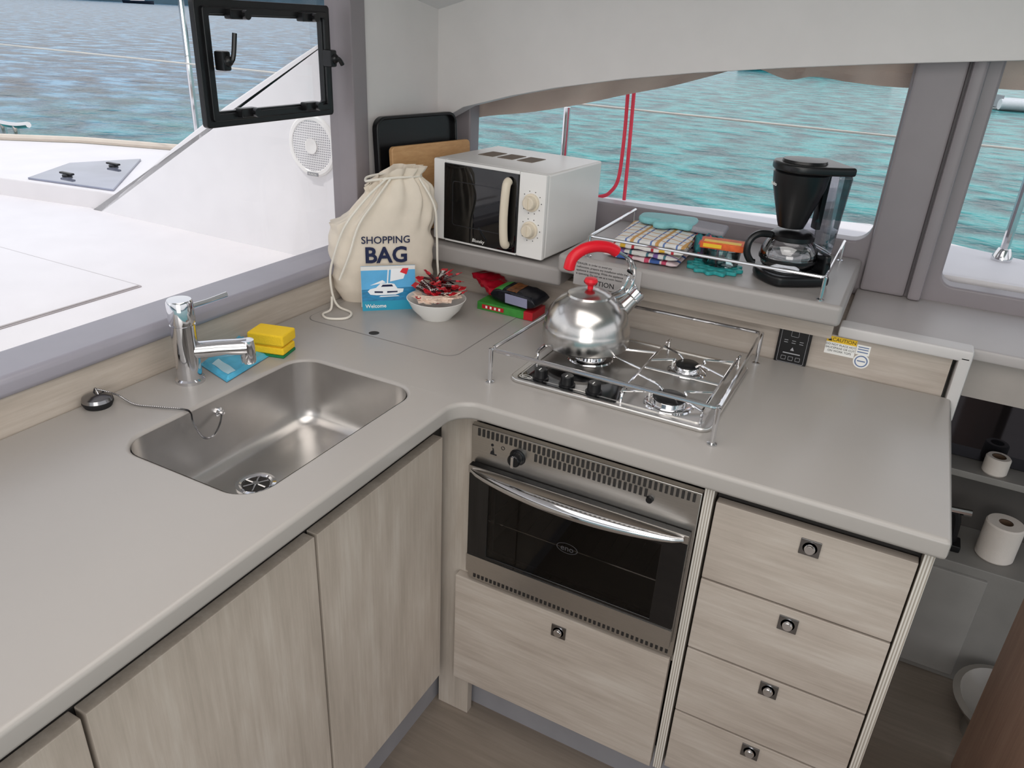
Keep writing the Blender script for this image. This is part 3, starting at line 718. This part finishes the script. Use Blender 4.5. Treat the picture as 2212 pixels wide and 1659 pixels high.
# ================================================================== PACKETS
tb = thing('tea_box', 'flat green and red cardboard box under the dark coffee pack', 'box', (-.8, 1.58, ZC))
b = B(); b.box((-.874, 1.545, ZC+.001), (-.722, 1.615, ZC+.021), .001); b.mi = 1; b.box((-.746, 1.5445, ZC+.0008), (-.7215, 1.6155, ZC+.0213), .001); b.mi = 2; b.box((-.86, 1.5442, ZC+.006), (-.80, 1.546, ZC+.016)); b.build('carton', [box_green, box_red, sred], tb)
b = B()
for k in range(4): b.box((-.85+.012*k, 1.5438, ZC+.008), (-.845+.012*k, 1.5446, ZC+.014))
b.build('print', paper_w, tb)
def pillow(cx, cy, cz_, lx, ly, lz, seed, amp=.004, pw=.55):
    r = random.Random(seed); ph = [r.uniform(0, 6) for _ in range(6)]
    def f(u, v):
        a = 2*PI*u; s_ = v*2-1; e_ = (1-abs(s_)**4)**.5 if abs(s_) < 1 else 0
        e_ = max(e_, .12)
        y = ly/2*math.copysign(abs(math.cos(a))**pw, math.cos(a))
        z = lz/2*math.copysign(abs(math.sin(a))**pw, math.sin(a))*e_
        w = amp*(math.sin(9*s_+ph[0]+3*a)+.6*math.sin(17*s_+ph[1]-4*a))
        return Vector((cx+lx/2*s_, cy+y+w*.4, cz_+z+w*e_*.5))
    return f
cp_ = thing('coffee_pack', 'dark foil brick of coffee lying on the green box', 'packet', (-.765, 1.585, ZC+.022))
M = T((-.778, 1.585, ZC+.044)) @ RZ(math.radians(-8)) @ RX(math.radians(5))
b = B(); b.grid(pillow(0, 0, 0, .13, .066, .04, 3, .0012, .4), 40, 30, True, M, True); b.build('wrapper', foil_blk, cp_)
b = B(); b.box((-.02, -.0345, -.012), (.045, -.0335, .012), .0003, 1, M); b.build('print_panel', lav_m, cp_)
b = B(); b.grid(lambda u, v: pillow(0, 0, .0006, .13, .066, .04, 3, .0012, .4)(.12+.26*u, .06+.2*v), 16, 8, False, M); b.build('green_band', box_green, cp_)
b = B(); b.grid(lambda u, v: pillow(0, 0, .0006, .13, .066, .04, 3, .0012, .4)(.13+.24*u, .34+.24*v), 16, 8, False, M); b.build('bean_picture', bean_m, cp_)
rp = Vector((-.872, 1.622, ZC+.048))
M = T(rp) @ RZ(math.radians(-28)) @ RY(math.radians(16))
b = B(); b.grid(pillow(0, 0, 0, .108, .07, .018, 8, .0028), 60, 40, True, M, True); tag(b.build('red_packet', foil_red), 'crumpled shiny red foil packet beside the dark coffee pack', 'packet')
# ================================================================== SPONGE + CLOTH PACK
cps = [PZ(u, v, ZC+.001) for u, v in ((432, 788), (518, 722), (584, 768), (490, 826))]
cc = sum(cps, Vector())/4
def packf(u, v, up):
    p = (cps[0]*(1-u)+cps[1]*u)*(1-v)+(cps[3]*(1-u)+cps[2]*u)*v
    e_ = min(u, 1-u, v, 1-v); h = .0008 if e_ < .06 else .006+.001*math.sin(20*u+13*v)
    return p+Vector((0, 0, h if up else 0))
cl = thing('sponge_cloth_pack', 'blue sponge cloth in clear wrapping lying behind the tap', 'cloth', (cc.x, cc.y, ZC))
b = B(); b.grid(lambda u, v: packf(u, v, True), 24, 24); b.grid(lambda u, v: packf(u, v, False), 24, 24); b.build('wrapped_cloth', blue_pack, cl)
b = B(); b.grid(lambda u, v: packf(.1+u*.16, .3+.6*v, True)+Vector((0, 0, .0006)), 6, 12); b.build('label_strip', pm('pack_label', 'b9dbe6', .3), cl)
sp0 = PZ(590, 760, ZC)
sg = thing('sponge', 'yellow dish sponge with green scouring base beside the sink', 'sponge', (sp0.x, sp0.y, ZC), math.radians(15))
b = B(); b.box((-.038, -.026, .0), (.038, .026, .006), .0015); b.build('scouring_pad', green_m, sg, True)
b = B(); b.box((-.038, -.026, .006), (.038, .026, .022), .004, 3); b.box((-.033, -.021, .018), (.033, .021, .03), .002); b.box((-.04, -.028, .026), (.04, .028, .05), .004, 3); b.build('foam', yellow_m, sg, True)
# ================================================================== COFFEE MAKER (local, front = -y)
cm = thing('coffee_maker', 'black filter coffee maker with glass carafe on the shelf', 'coffee maker', (-.186, 1.70, 1.021), math.radians(-55))
b = B(); b.flat([sm([(-.064, -.03), (-.053, -.06), (0, -.074), (.053, -.06), (.064, -.03), (.06, .045), (.042, .066), (-.042, .066), (-.06, .045)], 5, True)], 0, .022, .006); b.build('base', black_pl, cm, True)
b = B(); b.lathe([(.05, .022), (.05, .0245), (0, .025)], 32, T((0, -.012, 0))); b.build('hot_plate', rubber, cm, True)
b = B(); b.box((-.05, .046, .02), (.05, .062, .066), .006, 3); b.box((-.012, .03, .11), (.012, .042, .235), .003); b.build('column', black_pl, cm, True)
b = B(); b.prism([(-.046, .064), (.046, .064), (.062, .232), (-.062, .232)], -.062, -.028, RX(PI/2), .008, 3); b.build('water_tank', smoke_gl, cm, True)
b = B(); b.lathe([(.016, .112), (.026, .114), (.03, .125), (.044, .17), (.053, .2), (.056, .226), (.052, .23), (0, .23)], 36, T((0, -.02, 0))); fb = b.build('filter_holder', black_pl, cm, True)
b = B(); b.text('Melitta', .009, T((0, -.0763, .2)) @ RX(math.radians(80)), .0002); b.build('maker_mark', paper_w, fb, True)
b = B(); b.flat([sm([(-.062, -.02), (-.046, -.062), (0, -.078), (.046, -.062), (.062, -.02), (.064, .048), (.05, .064), (-.05, .064), (-.064, .048)], 5, True)], .23, .247, .005)
b.lathe([(.045, .247), (.043, .252), (0, .254)], 32, T((0, -.018, 0))); b.build('lid', black_pl, cm, True)
b = B(); b.lathe([(.0, .026), (.046, .026), (.055, .034), (.06, .05), (.058, .066), (.049, .083), (.043, .09)], 40, T((0, -.012, 0))); ca = b.build('carafe', carafe_gl, cm, True)
b = B(); b.lathe([(.0445, .088), (.046, .09), (.046, .098), (.038, .104), (.012, .107), (0, .107)], 36, T((0, -.012, 0))); b.build('carafe_lid', black_pl, ca, True)
b = B(); hp_ = sm([(0, -.055, .096), (0, -.085, .098), (0, -.104, .085), (0, -.107, .06), (0, -.096, .04), (0, -.086, .036)], 6); b.tube(hp_, [.006]+[.0075]*(len(hp_)-2)+[.005], 10); b.build('carafe_handle', black_pl, ca, True)
b = B(); b.lathe([(.0603, .045), (.0608, .0475), (.0603, .052)], 40, T((0, -.012, 0))); b.build('carafe_band', black_pl, ca, True)
# ================================================================== SHELF RAIL
srl = thing('shelf_fiddle_rail', 'thin chrome fiddle rail along the edge of the raised shelf', 'rail', (-.36, 1.7, 1.02))
C4 = [Vector((-.62, 1.92, 1.068)), Vector((-.612, 1.588, 1.068)), Vector((-.105, 1.588, 1.068)), Vector((-.105, 1.93, 1.068))]
lp = [C4[0]]
for i in (1, 2):
    p, a_, c_ = C4[i], C4[i-1], C4[i+1]; pa = p+(a_-p).normalized()*.012; pc = p+(c_-p).normalized()*.012
    for k in range(5): s_ = k/4; lp.append(pa*(1-s_)**2+p*2*s_*(1-s_)+pc*s_*s_)
lp.append(C4[3])
b = B(); b.tube(lp, .0035, 8); b.build('top_rail', chrome, srl)
for p in C4:
    b = B(); b.lathe([(0, 0), (.008, 0), (.008, .003), (.004, .005), (.004, .048), (0, .049)], 12, T((p.x, p.y, 1.02))); b.build('leg', chrome, srl)
# ================================================================== SHELF CONTENTS
TW = [(towel4, 'folded pink and blue checked tea towel at the bottom of the shelf stack'), (towel3, 'folded green and purple checked tea towel, second from the bottom of the stack'), (towel2, 'folded red and yellow checked tea towel, second from the top of the stack'), (towel1, 'folded white tea towel with blue checks on top of the stack')]
for k, (m, lab) in enumerate(TW):
    z0 = 1.0215+k*.0125; off = random.Random(k+3).uniform(-.008, .008)
    o = B()
    o.grid(pillow(0, 0, z0+.0062, .172-.004*k, .2, .0115, 20+k, .0014, .35), 72, 40, True, T((-.497+off, 1.715+off*.5, 0)) @ RZ(math.radians(4+off*500)), True)
    tag(o.build('tea_towel', m), lab, 'tea towel', 'folded tea towels on the shelf')
mt = thing('oven_mitt', 'pale aqua silicone oven mitt with grey cuff lying on the towels', 'oven mitt', (-.47, 1.80, 1.074))
out = sm([(-.095, 0), (-.09, .026), (-.06, .04), (-.01, .043), (.04, .04), (.04, -.04), (.0, -.043), (-.02, -.06), (-.045, -.062), (-.05, -.046), (-.04, -.036), (-.07, -.034), (-.09, -.022)], 4, True)
MM = T((-.47, 1.795, 1.0735)) @ RZ(math.radians(5))
b = B(); b.flat([[(p.x, p.y) for p in out]], 0, .017, .0075, MM); b.build('hand', aqua_m, mt)
b = B(); b.box((.033, -.038, 0), (.115, .04, .015), .006, 3, MM @ RY(math.radians(3))); b.build('cuff', greyfab, mt)
b = B(); b.grid(pillow(0, 0, 0, .075, .10, .05, 5, .007), 30, 24, True, T((-.385, 1.775, 1.046)) @ RZ(.4), True); tag(b.build('crumpled_cloth', purple_m), 'crumpled purple patterned cloth between the towels and the glass dish', 'cloth')
tv = PZ(1543, 580, 1.021)
lo = []
for i in range(144):
    a = 2*PI*i/144; r_ = .057+.006*math.cos(12*a); lo.append((r_*math.cos(a), r_*math.sin(a)))
holes = []
for k in range(12):
    a = 2*PI*k/12; holes.append([(.042*math.cos(a)+.0075*math.cos(t_), .042*math.sin(a)+.0075*math.sin(t_)) for t_ in [2*PI*i/14 for i in range(14)]])
for k in range(6):
    a = 2*PI*k/6; holes.append([(.02*math.cos(a)+.006*math.cos(t_), .02*math.sin(a)+.006*math.sin(t_)) for t_ in [2*PI*i/12 for i in range(12)]])
b = B(); b.flat([lo]+holes, 0, .008, .002, T((tv.x, tv.y, 1.0205))); tag(b.build('trivet', teal_m), 'teal flower shaped silicone trivet under the glass dish', 'trivet')
gx, gy = tv.x+.006, tv.y+.02
b = B(); b.lathe([(0, 0), (.036, 0), (.04, .004), (.042, .034), (.0405, .036), (.039, .034), (.037, .008), (0, .006)], 36, T((gx, gy, 1.029))); tag(b.build('glass_dish', clear_gl), 'round clear glass dish standing on the teal trivet', 'dish')
mb_ = thing('matchbox', 'orange and yellow printed matchbox resting on the glass dish', 'matchbox', (gx, gy, 1.0655), math.radians(6))
b = B(); b.box((-.047, -.026, 0), (.047, .026, .014), .001); b.build('sleeve', orange_m, mb_, True)
b = B(); b.box((-.04, -.0265, .003), (.0, -.0258, .011)); b.box((-.04, -.02, .0139), (.04, .0, .0146)); b.build('print', ylw_lab, mb_, True)
# ================================================================== SOCKET + STICKERS
sc0 = PY(1715, 742, 1.655)
sw, shh = .034, .049
so = thing('power_socket', 'black twin power socket panel on the wood upstand', 'socket', (sc0.x, 1.66, sc0.z-shh))
SM = FACE_Y((sc0.x, 1.66, sc0.z))
b = B(); b.flat([rrect(-sw, sw, -shh, shh, .006)], 0, .014, .003, SM); b.build('plate', black_pl, so)
b = B(); f0, f1 = .014, .0144
def ring(x0, x1, y0, y1, r, w=.0006): b.flat([rrect(x0, x1, y0, y1, r), rrect(x0+w, x1-w, y0+w, y1-w, max(.0005, r-w))], f0, f1, 0, SM)
ring(-sw+.006, sw-.006, -shh+.006, shh-.006, .003); ring(-.008, .008, .018, .031, .002)
for x in (-.015, 0, .015): ring(x-.005, x+.005, -.037, -.028, .001)
for x in (-.016, 0, .016):
    for y in (.008, .003): b.box((x-.004, y, f0), (x+.004, y+.0012, f1), M=SM)
b.box((-.018, -.022, f0), (.018, -.0198, f1), M=SM); b.prism([(-.004, -.014), (.004, -.014), (0, -.006)], f0, f1, SM); b.build('markings', pm('socket_print', 'a8a8ac', .5), so)
c0 = PY(1833, 752, 1.6575)
cs = thing('warning_label', 'yellow and white caution label beside the power socket', 'label', (c0.x, 1.659, c0.z-.02))
CM_ = FACE_Y((c0.x-.014, 1.6598, c0.z))
b = B(); b.box((-.032, -.021, 0), (.028, .019, .0008), M=CM_); b.box((.029, -.01, 0), (.056, .012, .0008), M=CM_); b.flat([circ(.044, -.024, .016)], 0, .0009, 0, CM_); b.mi = 1; b.box((-.032, .006, .0006), (.028, .019, .0011), M=CM_); b.build('backing', [paper_w, ylw_lab], cs)
b = B(); b.text('CAUTION', .0105, CM_ @ T((.003, .009, .0012)), .0001)
for i, s_ in enumerate(('DO NOT PLACE HOT', 'SAUCEPANS OR CUT', 'ON WORK TOPS')): b.text(s_, .0062, CM_ @ T((-.002, -.001-.0072*i, .001)), .0001)
b.prism([(-.029, .0085), (-.021, .0085), (-.025, .0165)], .0011, .0014, CM_); b.build('lettering', ink, cs)
b = B()
for y in (.006, .001, -.005): b.box((.032, y, .0008), (.053, y+.0022, .0011), M=CM_)
b.flat([circ(.044, -.024, .013), circ(.044, -.024, .0105)], .0009, .0011, 0, CM_); b.box((.036, -.025, .0009), (.052, -.0225, .0011), M=CM_); b.build('stamp', pm('label_blue', '6a7da3', .6), cs)
# ================================================================== HATCH FRAME on left window
hf = thing('window_hatch', 'black opening hatch frame with latches set in the left window', 'hatch', (-1.255, 1.3, 1.275))
HM = FACE_X((-1.256, 0, 0))
b = B(); b.flat([rrect(1.108, 1.487, 1.276, 1.507, .008), rrect(1.14, 1.458, 1.306, 1.478, .005)], -.004, .010, .002, HM); b.build('frame', black_pl, hf)
b = B(); b.flat([rrect(1.122, 1.474, 1.288, 1.494, .006), rrect(1.137, 1.461, 1.302, 1.481, .004)], .008, .016, .002, HM); b.build('inner_frame', black_pl, hf)
def hl(y, z, up):
    b = B(); b.box((-1.244, y-.01, z-.018), (-1.218, y+.01, z+.018), .004); l = b.build('latch', black_pl, hf)
    b = B(); b.tube(sm([(-1.222, y, z), (-1.21, y+.006, z+.004*up), (-1.207, y+.014, z+.05*up)], 5), .0048, 8); b.ball((-1.22, y+.002, z), .011, 12); b.build('lever', black_pl, l)
hl(1.15, 1.40, 1)
hl(1.464, 1.40, -.25)
for y, z in ((1.2, 1.482), (1.40, 1.482), (1.205, 1.302), (1.395, 1.302)):
    b = B(); b.box((-1.246, y-.022, z-.009), (-1.226, y+.022, z+.009), .003); b.cyl((-1.226, y+.012, z), (1, 0, 0), .010, .009, n=14); b.build('hinge', black_pl, hf)
# ================================================================== EXTERIOR
struct(B().box((-7, -4, .45), (-1.31, 1.79, .79)), 'cockpit_deck', deck_m, 'white cockpit deck outside the left window')
dl = thing('deck_locker_lid', 'flush white locker lid on the deck outside the left window', 'hatch', (-2.25, .83, .79))
b = B(); b.box((-2.7, .35, .79), (-1.8, 1.3, .796), .003); b.build('panel', deck_m, dl)
b = B(); b.flat([rrect(-2.708, -1.792, .342, 1.308, .01), rrect(-2.7, -1.8, .35, 1.3, .008)], .79, .7915); b.build('seal', pm('seam_grey', 'a69f9f', .7), dl)
poly = [(-1.31, 1.80), (-2.62, 1.80), (-3.1, 1.72), (-7, 1.2), (-7, 1.6)]+[(p.x, p.y) for p in (PZ(-300, 290, .86), PZ(0, 302, .86), PZ(180, 309, .86), PZ(345, 322, .86))]+[(-2.6, 2.78), (-1.31, 2.7)]
b = B(); b.prism(poly[::-1], .3, .86, None, .01); struct(b, 'side_deck', deck_m, 'raised white foredeck beyond the cockpit')
b = B(); tp = [PZ(u, v, .872) for u, v in ((-300, 283), (0, 296), (180, 303), (345, 316))]+[Vector((-2.6, 2.76, .872))]
b.tube(tp, .016, 8); tag(b.build('toe_rail', pm('toe_rail_beige', 'cfc3b4', .5)), 'beige toe rail along the foredeck edge', 'rail')
pts = [PY(u, v, 1.78) for u, v in ((205, 462), (345, 340), (480, 233), (620, 137), (755, 48))]
poly = [(p.x, p.z) for p in pts]+[(-1.3, pts[-1].z+.12), (-1.3, .78), (pts[0].x, .78)]
b = B(); b.prism(poly, -1.83, -1.78, RX(PI/2), .008); struct(b, 'wall_wing', white_m, 'white sloping cockpit side panel carrying the speaker')
spk = PY(677, 315, 1.78)
sk_ = thing('deck_speaker', 'round white loudspeaker on the sloping cockpit panel', 'speaker', (spk.x, 1.78, spk.z-.085))
AM = AX((spk.x, 1.78, spk.z), (0, -1, 0))
b = B(); b.lathe([(.088, 0), (.088, .005), (.083, .009), (.074, .009), (.072, .007)], 48, AM); b.build('ring', white_pl, sk_)
b = B(); b.lathe([(.073, .007), (.05, .008), (.02, .009), (0, .0092)], 48, AM); b.build('grille', grille_m, sk_)
b = B(); b.lathe([(.022, .009), (.022, .012), (.017, .012), (.012, .0105), (0, .011)], 32, AM); b.build('dome', white_pl, sk_)
b = B(); b.box((spk.x-.02, 1.769, spk.z-.085), (spk.x+.02, 1.771, spk.z-.075)); b.mi = 1; b.text('FUSION', .0085, FACE_Y((spk.x, 1.7685, spk.z-.083)), .0002); b.build('name_plate', [grey_pl, paper_w], sk_)
hc = [PZ(u, v, .861) for u, v in ((60, 387), (150, 355), (305, 346), (245, 413))]
fh = thing('deck_hatch', 'dark tinted flush hatch on the foredeck', 'hatch', (sum(p.x for p in hc)/4, sum(p.y for p in hc)/4, .86))
b = B(); b.prism([(p.x, p.y) for p in hc], .86, .868, None, .003); b.build('pane', tint_gl, fh)
for u, v in ((145, 379), (245, 358)):
    p = PZ(u, v, .872); b = B(); b.lathe([(.018, 0), (.018, .007), (.012, .01), (0, .012)], 20, T((p.x, p.y, .868))); b.box((p.x-.036, p.y-.008, .876), (p.x+.036, p.y+.008, .884), .003); b.build('handle', black_pl, fh)
ck = PZ(22, 283, .88)
b = B(); b.cyl((ck.x-.05, ck.y, .86), (0, 0, 1), .05, .014, n=12); b.cyl((ck.x+.05, ck.y, .86), (0, 0, 1), .05, .014, n=12); b.tube(sm([(ck.x-.16, ck.y, .925), (ck.x-.06, ck.y, .912), (ck.x+.06, ck.y, .912), (ck.x+.16, ck.y, .925)], 4), .014, 8); tag(b.build('mooring_cleat', chrome), 'steel mooring cleat at the foredeck edge', 'cleat')
e1 = [PZ(u, v, 1.0) for u, v in ((1000, 385), (1310, 424), (1600, 455), (1880, 482), (2100, 535), (2400, 600))]
poly = [(-1.3, 2.06)]+[(2.5, 2.06)]+[(p.x, p.y) for p in reversed(e1)]
b = B(); b.prism(poly, .2, 1.0, None, .012); struct(b, 'walkway_deck', deck_m, 'white side deck outside the back windows')
def stanchion(p, z1, lab, r=.011):
    x, y, z0 = p.x, p.y, p.z
    s_ = thing('stanchion', lab, 'stanchion', (x, y, z0))
    b = B(); b.tube([(x, y, z0), (x, y, z1)], r, 10); b.build('post', chrome, s_)
    b = B(); b.lathe([(0, 0), (r*2.2, 0), (r*2.2, .01), (r*1.4, .03), (0, .03)], 16, T((x, y, z0))); b.build('foot', chrome, s_)
q = PY(405, 120, 2.6); stanchion(Vector((q.x, 2.6, .86)), 1.75, 'steel stanchion beyond the left window beside the black hatch', .013)
q = PY(1222, 280, 2.3); stanchion(Vector((q.x, 2.3, 1.0)), 1.262, 'steel stanchion behind the microwave beyond the back window')
stanchion(PZ(2162, 562, 1.0), 1.3, 'steel stanchion seen through the right hand window')
b = B(); p0 = PY(1255, 225, 2.4); p1 = PY(1935, 295, 2.4); dd = p1-p0
b.tube([p0-dd*6, p0, p1, p1+dd*1.5], .0035, 6); tag(b.build('lifeline', pm('lifeline_white', 'c4c2bb', .5)), 'thin pale lifeline wire strung outside the back windows', 'wire')
b = B(); b.tube(sm([PY(u, v, 2.2) for u, v in ((1362, 120), (1356, 205), (1348, 300), (1336, 385), (1318, 415), (1300, 424), (1270, 426))], 6), .0055, 8); tag(b.build('red_rope', rope_red), 'red rope curving away to the left outside the back window', 'rope')
b = B(); b.tube(sm([PY(u, v, 2.2) for u, v in ((1376, 120), (1369, 205), (1358, 330), (1348, 432))], 6), .0055, 8); tag(b.build('red_rope', rope_red), 'red rope hanging straight down outside the back window', 'rope')
low = [PY(u, v, 2.07) for u, v in ((985, 262), (1020, 256), (1060, 250), (1150, 242), (1250, 226), (1350, 205), (1450, 186), (1540, 163), (1590, 150), (1640, 150), (1700, 172), (1760, 166), (1850, 180), (1960, 190), (2060, 185), (2150, 192), (2300, 200))]
low = sm(low, 5)
def canvas(u, v):
    i = min(len(low)-1, int(u*(len(low)-1)+.5)); p = low[i]
    z = p.z+(1.62-p.z)*v
    return Vector((p.x, 2.075+.02*math.sin(PI*min(1, v*4))*(1+.5*math.sin(i*.9))+.004*math.sin(i*1.7+v*20), z))
b = B(); b.grid(canvas, len(low)-1, 14); tag(b.build('rolled_canvas_blind', canvas_m), 'beige canvas sunshade rolled up above the back window', 'blind')
b = B(); b.grid(lambda u, v: Vector((-700+1400*u, -700+1600*v, -1.0)), 2, 2); tag(b.build('sea', sea_m), 'rippled blue green harbour water beyond the windows', 'water', kind='stuff')
def boat(name, p, L, rz, m, lab):
    r = thing(name, lab, 'boat', (p.x, p.y, -1.0), rz)
    W2 = L*.15; FB = L*.09
    def f(u, v):
        s_ = v*2-1; w = W2*(1-max(0, u-.35)**2*2.36) if u > .35 else W2*(.8+.2*u/.35)
        w = max(w, .02); a = s_
        return Vector(((u-.5)*L, w*math.copysign(abs(a)**.5, a), -.05+(FB+.05+.25*FB*u*u)*abs(a)**1.5))
    b = B(); b.grid(f, 24, 20); b.build('hull', m, r, True)
    b = B(); b.grid(lambda u, v: Vector((f(u, 0).x, f(u, 0).y*(1-2*v), f(u, 0).z-.02)), 24, 2); b.box((-.25*L, -W2*.55, FB*.9), (.18*L, W2*.55, FB*1.6), .1*FB); b.build('cabin', white_m, r, True)
    b = B(); b.tube([(.05*L, 0, FB), (.05*L, 0, L*1.25)], L*.008, 8); b.tube([(.05*L, 0, FB*2.3), (-.35*L, 0, FB*2.3)], L*.008, 8); b.build('mast', white_m, r, True)
boat('moored_sailboat', PZ(1760, 158, -1), 11, math.radians(8), navy_hull, 'dark hulled sailboat moored beyond the back window')
boat('moored_sailboat', PZ(300, 8, -1), 16, math.radians(35), navy_hull, 'dark hulled sailboat far off at the top left of the left window')
boat('moored_sailboat', PZ(735, 36, -1), 12, math.radians(60), white_m, 'pale sailboat moored behind the black window hatch')
dg = thing('inflatable_dinghy', 'pale grey inflatable dinghy afloat beyond the right hand window', 'boat', PZ(2215, 240, -1), math.radians(20))
b = B(); b.tube(sm([(-1.4, -.6, .25), (.5, -.6, .25), (1.2, -.35, .3), (1.5, 0, .36), (1.2, .35, .3), (.5, .6, .25), (-1.4, .6, .25)], 6), .22, 14); b.build('tubes', dgrey_boat, dg, True)
b = B(); b.box((-1.3, -.5, .1), (1.2, .5, .16)); b.box((-1.32, -.5, .1), (-1.25, .5, .6)); b.build('floor_boards', grey_pl, dg, True)
def hillf(u, v):
    a = 2*PI*u; h = 16+7*math.sin(3*a+1)+4*math.sin(7*a)
    return Vector((620*math.cos(a), 620*math.sin(a), -1+h*v))
b = B(); b.grid(hillf, 96, 6, True); struct(b, 'hills', pm('hill_green', '56707c', .9, var=.3, scale=.05), 'ring of hill shapes added to darken reflections in the sea')  # ring added at the horizon to darken what the sea reflects
# ================================================================== BATHROOM CORNER (right edge)
bc_ = thing('low_locker', 'low grey locker with a recessed door beyond the worktop end', 'cabinet', (.5, 1.95, 0))
b = B(); b.box((.19, 1.86, 0), (.9, 2.05, .35), .004); b.build('body', hull_grey, bc_)
b = B(); b.box((.22, 1.85, .02), (.40, 1.861, .325), .003); b.build('door', pm('locker_door_grey', '8e8b87', .5), bc_)
mr_ = thing('wall_mirror', 'dark mirror on the hull wall beyond the worktop end', 'mirror', (.36, 2.04, .52))
b = B(); b.box((.225, 2.035, .55), (.6, 2.049, .78), .003); b.build('glass', mirror_m, mr_)
b = B(); b.box((.2, 1.96, .53), (.7, 2.05, .549), .003); b.build('ledge', hull_grey, mr_)
def roll(x, y, z, lab, r=.043, h=.1):
    o = thing('toilet_roll', lab, 'toilet paper', (x, y, z))
    b = B(); b.lathe([(.016, 0), (r-.003, 0), (r, .004), (r, h-.004), (r-.003, h), (.016, h)], 32, T((x, y, z))); b.build('paper', tp_m, o)
    b = B(); b.lathe([(.016, .001), (.016, h-.001), (.0145, h-.001), (.0145, .001)], 24, T((x, y, z))); b.build('core', tube_m, o)
q = PZ(2145, 1195, .351); roll(q.x, 1.94, .351, 'toilet roll standing on the low grey locker')
q = PZ(2150, 1055, .55); roll(q.x, 1.995, .549, 'small roll standing in for the toilet roll reflected in the mirror', .028, .045)  # small roll stands in for a reflection in the mirror
hs = thing('pump_handle', 'black pump handle standing beside the toilet roll', 'handle', (.318, 1.92, .351))
b = B(); b.box((.285, 1.9, .351), (.33, 1.95, .37), .004); b.build('foot', black_pl, hs)
b = B(); b.tube(sm([(.308, 1.925, .365), (.305, 1.925, .42), (.297, 1.925, .45)], 5), .011, 10); b.build('stem', black_pl, hs)
b = B(); b.tube([(.262, 1.925, .452), (.33, 1.925, .458)], .009, 10); b.build('grip', chrome, hs)
pn = thing('brown_door', 'brown wood door edge at the lower right corner', 'door', (.42, 1.25, 0))
b = B(); b.box((.405, .7, .0), (.43, 1.57, .60), .003); b.build('panel', brown_m, pn)
to = thing('toilet', 'grey toilet bowl low on the hull floor by the brown door', 'toilet', (.46, 1.70, 0))
b = B(); b.lathe([(0, 0), (.06, 0), (.055, .03), (.075, .07), (.1, .1), (.105, .11), (.09, .115), (.08, .1), (0, .06)], 36, T((.485, 1.705, 0)) @ Matrix.Diagonal((1, 1.2, 1, 1))); b.build('bowl', pm('toilet_grey', '837d76', .3), to)
# ================================================================== LIGHT
w = bpy.data.worlds.new('World'); scene.world = w; w.use_nodes = True; nt = w.node_tree; nt.nodes.clear()
o = nd(nt, 'ShaderNodeOutputWorld'); bgd = nd(nt, 'ShaderNodeBackground'); tc = nd(nt, 'ShaderNodeTexCoord'); sp = nd(nt, 'ShaderNodeSeparateXYZ')
nt.links.new(tc.outputs['Generated'], sp.inputs[0])
cr = ramp(nt, sp.outputs['Z'], [(0, (.72, .74, .76, 1)), (.12, (.92, .93, .95, 1)), (.6, (.8, .84, .93, 1)), (1, (.7, .77, .93, 1))])
nt.links.new(cr, bgd.inputs['Color']); bgd.inputs['Strength'].default_value = 1.15
nt.links.new(bgd.outputs[0], o.inputs[0])
sl = bpy.data.lights.new('sun', 'SUN'); sl.energy = 1.55; sl.angle = math.radians(1.5); sl.color = (1, .97, .94)
so_ = bpy.data.objects.new('sun', sl); col.objects.link(so_)
so_.rotation_mode = 'QUATERNION'; so_.rotation_quaternion = Vector((.33, .34, -.88)).to_track_quat('-Z', 'Y'); so_.location = (-3, -5, 12)
def area(name, loc, dirv, sx, sy, e, c):
    l = bpy.data.lights.new(name, 'AREA'); l.shape = 'RECTANGLE'; l.size = sx; l.size_y = sy; l.energy = e; l.color = c
    o = bpy.data.objects.new(name, l); col.objects.link(o); o.location = loc
    o.rotation_mode = 'QUATERNION'; o.rotation_quaternion = Vector(dirv).to_track_quat('-Z', 'Y'); return o
area('ceiling_fill', (-.2, .4, 1.8), (0, 0, -1), 1.2, 1.4, 12, (1, .955, .92))  # soft fill added under the ceiling to brighten the galley, no real fitting
area('saloon_fill', (.5, -1.1, 1.6), (-.3, .8, -.08), 1.4, 1.4, 21, (1, .96, .93))  # fill added behind the camera to brighten the cabinet fronts
